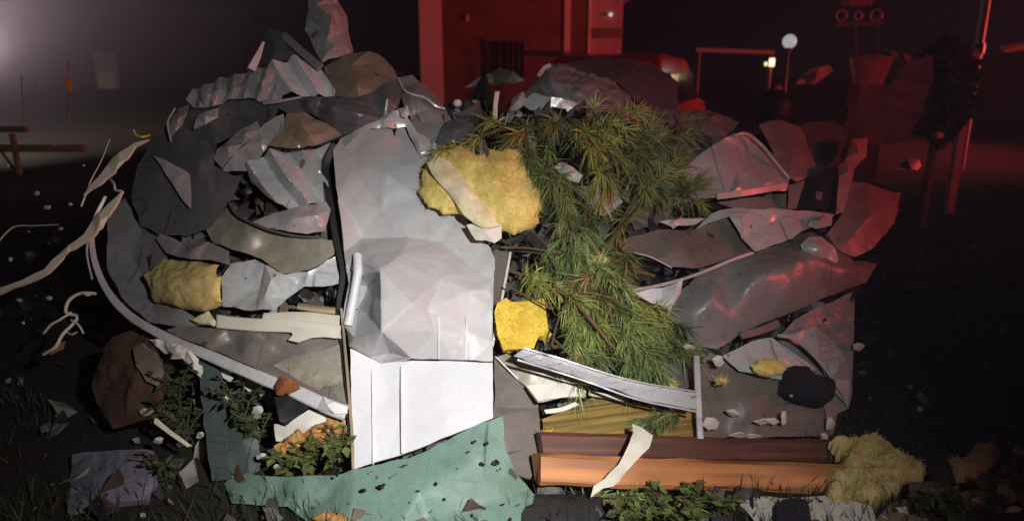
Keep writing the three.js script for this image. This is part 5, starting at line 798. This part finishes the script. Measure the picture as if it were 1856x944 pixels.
{ const grp = 'dark leafy weeds at the lower left foot of the heap';
  for (const [x, y, h, n, l] of [[292, 770, 0.2, 6, 'dark leafy weed just right of the brown bent board'], [322, 730, 0.22, 7, 'dark leafy weed under the crumpled plastic rag'], [338, 800, 0.2, 6, 'dark leafy weed close to the left side of the green post'], [440, 770, 0.22, 7, 'dark leafy weed between the green post and the black rubber flap'], [470, 800, 0.18, 6, 'dark leafy weed behind the slanting brace of the green post'], [300, 880, 0.14, 5, 'low dark leafy weed right of the pale lilac board']]) weed(l, x, y, 0.06, h, n, M.leaf, grp);
  const g2 = 'green weeds between the green sheet and the white panel';
  for (const [x, y, h, n, l] of [[520, 858, 0.12, 6, 'green weed at the left end of the gap above the teal sheet'], [560, 850, 0.12, 7, 'green weed second from the left above the teal sheet'], [600, 848, 0.14, 7, 'green weed near the white panel foot above the teal sheet'], [620, 836, 0.14, 6, 'green weed right against the left edge of the white panel'], [580, 830, 0.12, 5, 'green weed under the orange dry leaf clump']]) weed(l, x, y, 0.0, h, n, M.weed, g2);
  const g3 = 'dark green weeds along the foot of the lower timber';
  for (const [x, y, h, n, l] of [[1180, 935, 0.1, 7, 'dark green weed below the cream torn strip on the timbers'], [1250, 925, 0.12, 7, 'tallest dark green weed under the middle of the lower timber'], [1310, 935, 0.1, 7, 'dark green weed left of the pale lilac sheet'], [1140, 960, 0.1, 7, 'dark green weed at the bottom edge right of the black lump'], [1240, 965, 0.12, 7, 'dark green weed at the bottom edge below the lower timber middle']]) weed(l, x, y, -0.05, h, n, M.weed, g3);
  const g4 = 'dim weeds below the pale wool heap at right';
  for (const [x, y, h, n, l] of [[1660, 930, 0.14, 8, 'dim weed just right of the tan cloth at the bottom'], [1720, 940, 0.14, 8, 'dim weed below the pale grey shard at lower right'], [1800, 930, 0.14, 8, 'dim weed under the pink wool clump at lower right'], [1850, 900, 0.14, 8, 'dim weed at the right edge beside the pinkish stone']]) weed(l, x, y, -0.05, h, n, M.leaf, g4);
}
S('leaf_clump', 'orange leaf scrap at the bottom edge under the teal sheet', 'leaves', M.leafOrange, [[566, 940, -0.15], [590, 926, -0.16], [620, 930, -0.16], [640, 950, -0.15], [600, 970, -0.14]], [], { fat: 0.02, fluff: 0.02, soft: 12, rag: 4, step: 12, L: 0.013 });
S('black_block', 'black flat topped lump on the ground right of the teal sheet', 'block', M.dark, [[926, 904, -0.06], [960, 896, -0.04], [1040, 898, -0.03], [1094, 906, -0.04], [1086, 960, -0.1], [940, 970, -0.1]], [[1000, 925, -0.1]], { fat: 0.03, soft: 18, smooth: 1, thick: 0.05, dent: 0.01 });
// ---------------------------------------------------------------- lower right foreground
S('white_sheet', 'pale lilac white sheet flat on the ground below the timber end', 'sheet', M.plaster, [[1336, 905, -0.04], [1400, 898, -0.03], [1500, 900, -0.05], [1580, 918, -0.06], [1600, 980, -0.1], [1380, 980, -0.1], [1366, 940, -0.07]], [], { smooth: 0 });
S('black_pot', 'black blunt bundle standing on the pale lilac sheet', 'bundle', M.cloth, [[1398, 930, -0.1], [1412, 918, -0.1], [1432, 912, -0.1], [1466, 920, -0.1], [1472, 940, -0.1], [1468, 975, -0.12], [1400, 975, -0.12]], [[1436, 944, -0.14]], { fat: 0.05, soft: 14, smooth: 1, thick: 0.04 });
S('black_bundle', 'black cloth bundle between the two wool clumps at right', 'cloth', M.cloth, [[1680, 858, -0.06], [1700, 846, -0.06], [1724, 850, -0.06], [1732, 878, -0.07], [1716, 892, -0.08], [1686, 890, -0.08]], [], { fat: 0.05, soft: 14, smooth: 1, thick: 0.04 });
S('tan_cloth', 'tan cloth at the bottom edge under the pale wool heap', 'cloth', M.tan, [[1588, 940, -0.1], [1616, 910, -0.1], [1640, 900, -0.1], [1668, 924, -0.1], [1690, 960, -0.1], [1600, 980, -0.1]], [[1636, 934, -0.14]], { smooth: 1, dent: 0.01 });
for (const [label, x, y, r, dz, sx, sy] of [['white shard standing right of the pale wool heap, near the black bundle', 1706, 896, 17, -0.1, 1, 0.7], ['pale grey shard farther right of the black bundle', 1776, 902, 20, -0.1, 1.2, 0.6], ['small pale scrap left of the pink wool clump', 1682, 882, 8, -0.1, 1, 0.8], ['pale pinkish stone at the right edge', 1832, 872, 18, -0.08, 0.9, 1], ['grey stone at the lower right corner', 1848, 820, 18, 0.0, 0.8, 0.9], ['large white lump right of the steel angle', 1290, 767, 19, -0.02, 1, 0.8], ['upright white tab before the black padded block', 1421, 759, 17, -0.03, 0.4, 1.2], ['flat white plate on the upper timber', 1352, 791, 30, -0.06, 1.1, 0.22], ['pale smear of plaster right of the large white lump', 1392, 764, 22, -0.02, 1.2, 0.35], ['small pale slip right of the steel angle', 1330, 748, 16, 0.0, 1, 0.4], ['pointed white flake above the steel angle', 1304, 655, 17, -0.04, 0.7, 0.9], ['small white flake at the top of the steel angle', 1250, 630, 12, -0.02, 1.2, 0.5], ['small bent grey tab on the ground right of the black padded block', 1506, 768, 13, -0.02, 0.8, 1], ['white tab sticking out right of the triangular sheet', 1558, 629, 12, 0.02, 1, 0.7], ['tiny white chip at the lower left of the black padded block', 1436, 718, 4, -0.09, 1, 0.7], ['crumbly pale scrap above the left wool heap corner', 1494, 791, 10, -0.08, 1, 0.8], ['faint pale scrap on the dark ground far right', 1670, 742, 7, 0.1, 1.2, 0.6], ['pale torn slip under the right end of the pale wool heap', 1640, 922, 14, -0.12, 1.3, 0.5], ['grey curled scrap between the pale wool heap and the tan cloth', 1610, 932, 12, -0.12, 1, 0.7], ['white slip in the dark right of the tan cloth', 1738, 926, 13, -0.12, 1.3, 0.5], ['cream crumb on the ground right of the pink wool clump', 1822, 846, 9, -0.06, 1, 0.7], ['pale strip at the lower right edge of the frame', 1836, 922, 15, -0.1, 1.4, 0.4], ['pale scrap under the left side of the pale lilac sheet', 1372, 922, 16, -0.12, 1.3, 0.6]])
  tag(based('plaster_scrap', scrapGeo(x, y, dz, r, { sx, sy, thick: 0.005, n: 6, lie: 0.02 }), rnd() < 0.5 ? M.paper : M.plaster), label, 'scrap');
S('wool_scrap', 'small tan wool tuft at the right edge beside the pinkish stone', 'insulation', M.woolPink, [[1806, 880, -0.08], [1830, 868, -0.08], [1856, 876, -0.08], [1866, 900, -0.08], [1836, 910, -0.09], [1812, 900, -0.09]], [], { fat: 0.035, fluff: 0.015, soft: 14, rag: 3, step: 12, L: 0.012, hair: 260 });
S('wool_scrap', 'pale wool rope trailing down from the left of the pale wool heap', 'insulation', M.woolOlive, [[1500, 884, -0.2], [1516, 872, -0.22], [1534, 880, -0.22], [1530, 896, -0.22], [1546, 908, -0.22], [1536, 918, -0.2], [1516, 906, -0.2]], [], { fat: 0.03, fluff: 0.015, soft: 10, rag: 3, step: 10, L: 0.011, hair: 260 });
S('dark_flap', 'dark pointed rubber tongue under the end of the lower timber', 'rubber flap', M.black, [[1474, 890, -0.16], [1490, 890, -0.17], [1496, 922, -0.14], [1486, 914, -0.15]], [], {});
// ---------------------------------------------------------------- middle distance at right
const far = (d) => (x, y, dz) => Math.min(d + dz, groundDepth(y) - 0.03);
S('crumpled_sheet', 'crumpled whitish sheet in the dark left of the pinkish orange tub', 'sheet', M.paper, [[1444, 152, 0], [1458, 134, 0], [1486, 122, 0], [1506, 116, 0], [1512, 128, 0], [1496, 140, 0], [1478, 154, 0]], [[1480, 138, -0.2]], { smooth: 0, depth: far(8), L: 0.05, dent: 0.02 });
S('dark_sheet', 'dark purple sloping sheet left of the black bush', 'sheet', M.slate, [[1560, 260, 0], [1574, 220, 0.1], [1610, 160, 0.4], [1646, 112, 0.7], [1690, 98, 0.8], [1694, 140, 0.6], [1664, 220, 0.2], [1640, 260, 0]], [], { depth: far(5.6), L: 0.08, dent: 0.02 });
S('dark_sheet', 'dark blue grey sheet lying in the middle right background', 'sheet', M.dark, [[1440, 200, 0.2], [1500, 186, 0.3], [1540, 196, 0.2], [1530, 230, 0], [1460, 236, 0]], [], { depth: far(5.0), L: 0.08 });
{ const c = P(1404, 196, 4.9), g = new THREE.LatheGeometry([[0, 0], [0.1, 0.01], [0.13, 0.12], [0.12, 0.2], [0.05, 0.25], [0, 0.255]].map(([r, y]) => new THREE.Vector2(r, y)), 20); const b = group('round_bin', V(c.x, c.y - 0.13, c.z)); mesh('body', g, M.black, b); const k = new THREE.CylinderGeometry(0.035, 0.045, 0.03, 14); k.translate(0, 0.268, 0); mesh('lid_knob', k, M.grey, b); tag(b, 'round black bin with a small grey knob behind the dark red sheet', 'bin'); }
for (const [label, x, y, r, d] of [['pinkish torn scrap right of the orange tub', 1612, 96, 14, 8], ['pale crumpled scrap right of the orange tub, lower', 1640, 104, 13, 8], ['small white chip above the dark sloping sheet', 1668, 66, 5, 9], ['small bright chip left of the pinkish post', 1702, 80, 6, 9], ['thin pale chip left of the gantry', 1512, 88, 6, 8], ['pinkish crumb at the foot of the pinkish post', 1700, 246, 12, 6.4], ['faint long pale strip on the dark ground right of the heap', 1650, 300, 22, 5.2]])
  tag(based('torn_scrap', sheetGeo(Array.from({ length: 7 }, (_, k) => [x + Math.cos(k * 0.9) * r * rr(0.6, 1.2), y + Math.sin(k * 0.9) * r * rr(0.3, 0.8), 0]), [[x, y, -0.08]], { depth: far(d), L: 0.06, step: 12, smooth: 0, rag: 1 }), M.pinkGrey), label, 'scrap');

// ---------------------------------------------------------------- countless small litter, and grass
{
  const base = sheetGeo([[900, 460, 0], [940, 450, 0.05], [965, 480, 0], [950, 505, 0.03], [910, 500, 0]], [[930, 478, -0.03]], { L: 0.06, smooth: 0, rag: 2 }); base.center(); const s0 = 1 / 0.15; base.scale(s0, s0, s0);
  const n = 5200, im = new THREE.InstancedMesh(base, new THREE.MeshPhysicalMaterial({ color: 0xffffff, roughness: 0.6, map: grimeTex }), n), m = new THREE.Matrix4(), q = new THREE.Quaternion(), e = new THREE.Euler(), c = new THREE.Color();
  const tones = [[0.05, 0.05, 0.05], [0.1, 0.09, 0.08], [0.2, 0.19, 0.18], [0.12, 0.08, 0.05], [0.03, 0.03, 0.035], [0.35, 0.33, 0.3]];
  for (let i = 0; i < n; i++) {
    let p, s;
    if (i < 2600) { const a = rr(0, 6.283), r = Math.sqrt(rnd()), x = 890 + Math.cos(a) * r * 660, y = 520 + Math.sin(a) * r * 330; p = H(x, y, rr(0.12, 0.3)); s = rr(0.03, 0.13); }
    else { const x = rr(-4.5, 5.5), z = -2.2 - Math.pow(rnd(), 1.6) * 9; p = V(x, rr(0, 0.03), z); s = Math.pow(rnd(), 3) * 0.12 + 0.012; }
    e.set(rr(0, 6.28), rr(0, 6.28), rr(0, 6.28)); q.setFromEuler(e); m.compose(p, q, V(s * rr(0.5, 1.6), s * rr(0.3, 1.2), s)); im.setMatrixAt(i, m);
    const t = tones[Math.floor(rnd() * tones.length)], k = rr(0.5, 1.2); c.setRGB(t[0] * k, t[1] * k, t[2] * k); im.setColorAt(i, c);
  }
  im.name = 'small_litter'; im.castShadow = im.receiveShadow = true; tag(im, 'countless small torn bits of litter in and around the heap', 'litter', null, 'stuff');
}
{
  const g = new THREE.BufferGeometry(); g.setAttribute('position', new THREE.Float32BufferAttribute([-0.5, 0, 0, 0.5, 0, 0, -0.35, 0.55, 0.1, 0.35, 0.55, 0.1, 0, 1, 0.35], 3)); g.setAttribute('uv', new THREE.Float32BufferAttribute([0, 0, 1, 0, 0, 0.5, 1, 0.5, 0.5, 1], 2)); g.setIndex([0, 1, 2, 1, 3, 2, 2, 3, 4]); g.computeVertexNormals();
  const n = 16000, im = new THREE.InstancedMesh(g, new THREE.MeshPhysicalMaterial({ color: 0xffffff, roughness: 0.7, side: THREE.DoubleSide }), n), m = new THREE.Matrix4(), q = new THREE.Quaternion(), e = new THREE.Euler(), c = new THREE.Color();
  let i = 0; while (i < n) {
    const x = rr(-4, 4.5), z = -1.9 - Math.pow(rnd(), 1.5) * 6; if (N3(x * 1.3, 2, z * 1.3) + 0.25 * rnd() < 0.02) continue;
    e.set(rr(-0.5, 0.5), rr(0, 6.28), rr(-0.5, 0.5)); q.setFromEuler(e); m.compose(V(x, 0, z), q, V(rr(0.003, 0.006), rr(0.03, 0.12), rr(0.03, 0.1))); im.setMatrixAt(i, m);
    const k = rr(0.5, 1.2); c.setRGB(0.035 * k, 0.042 * k * rr(0.8, 1.2), 0.016 * k); im.setColorAt(i, c); i++;
  }
  im.name = 'grass'; im.castShadow = im.receiveShadow = true; tag(im, 'short dark grass on the ground around the heap', 'grass', null, 'stuff');
}
renderer.render(scene, camera);
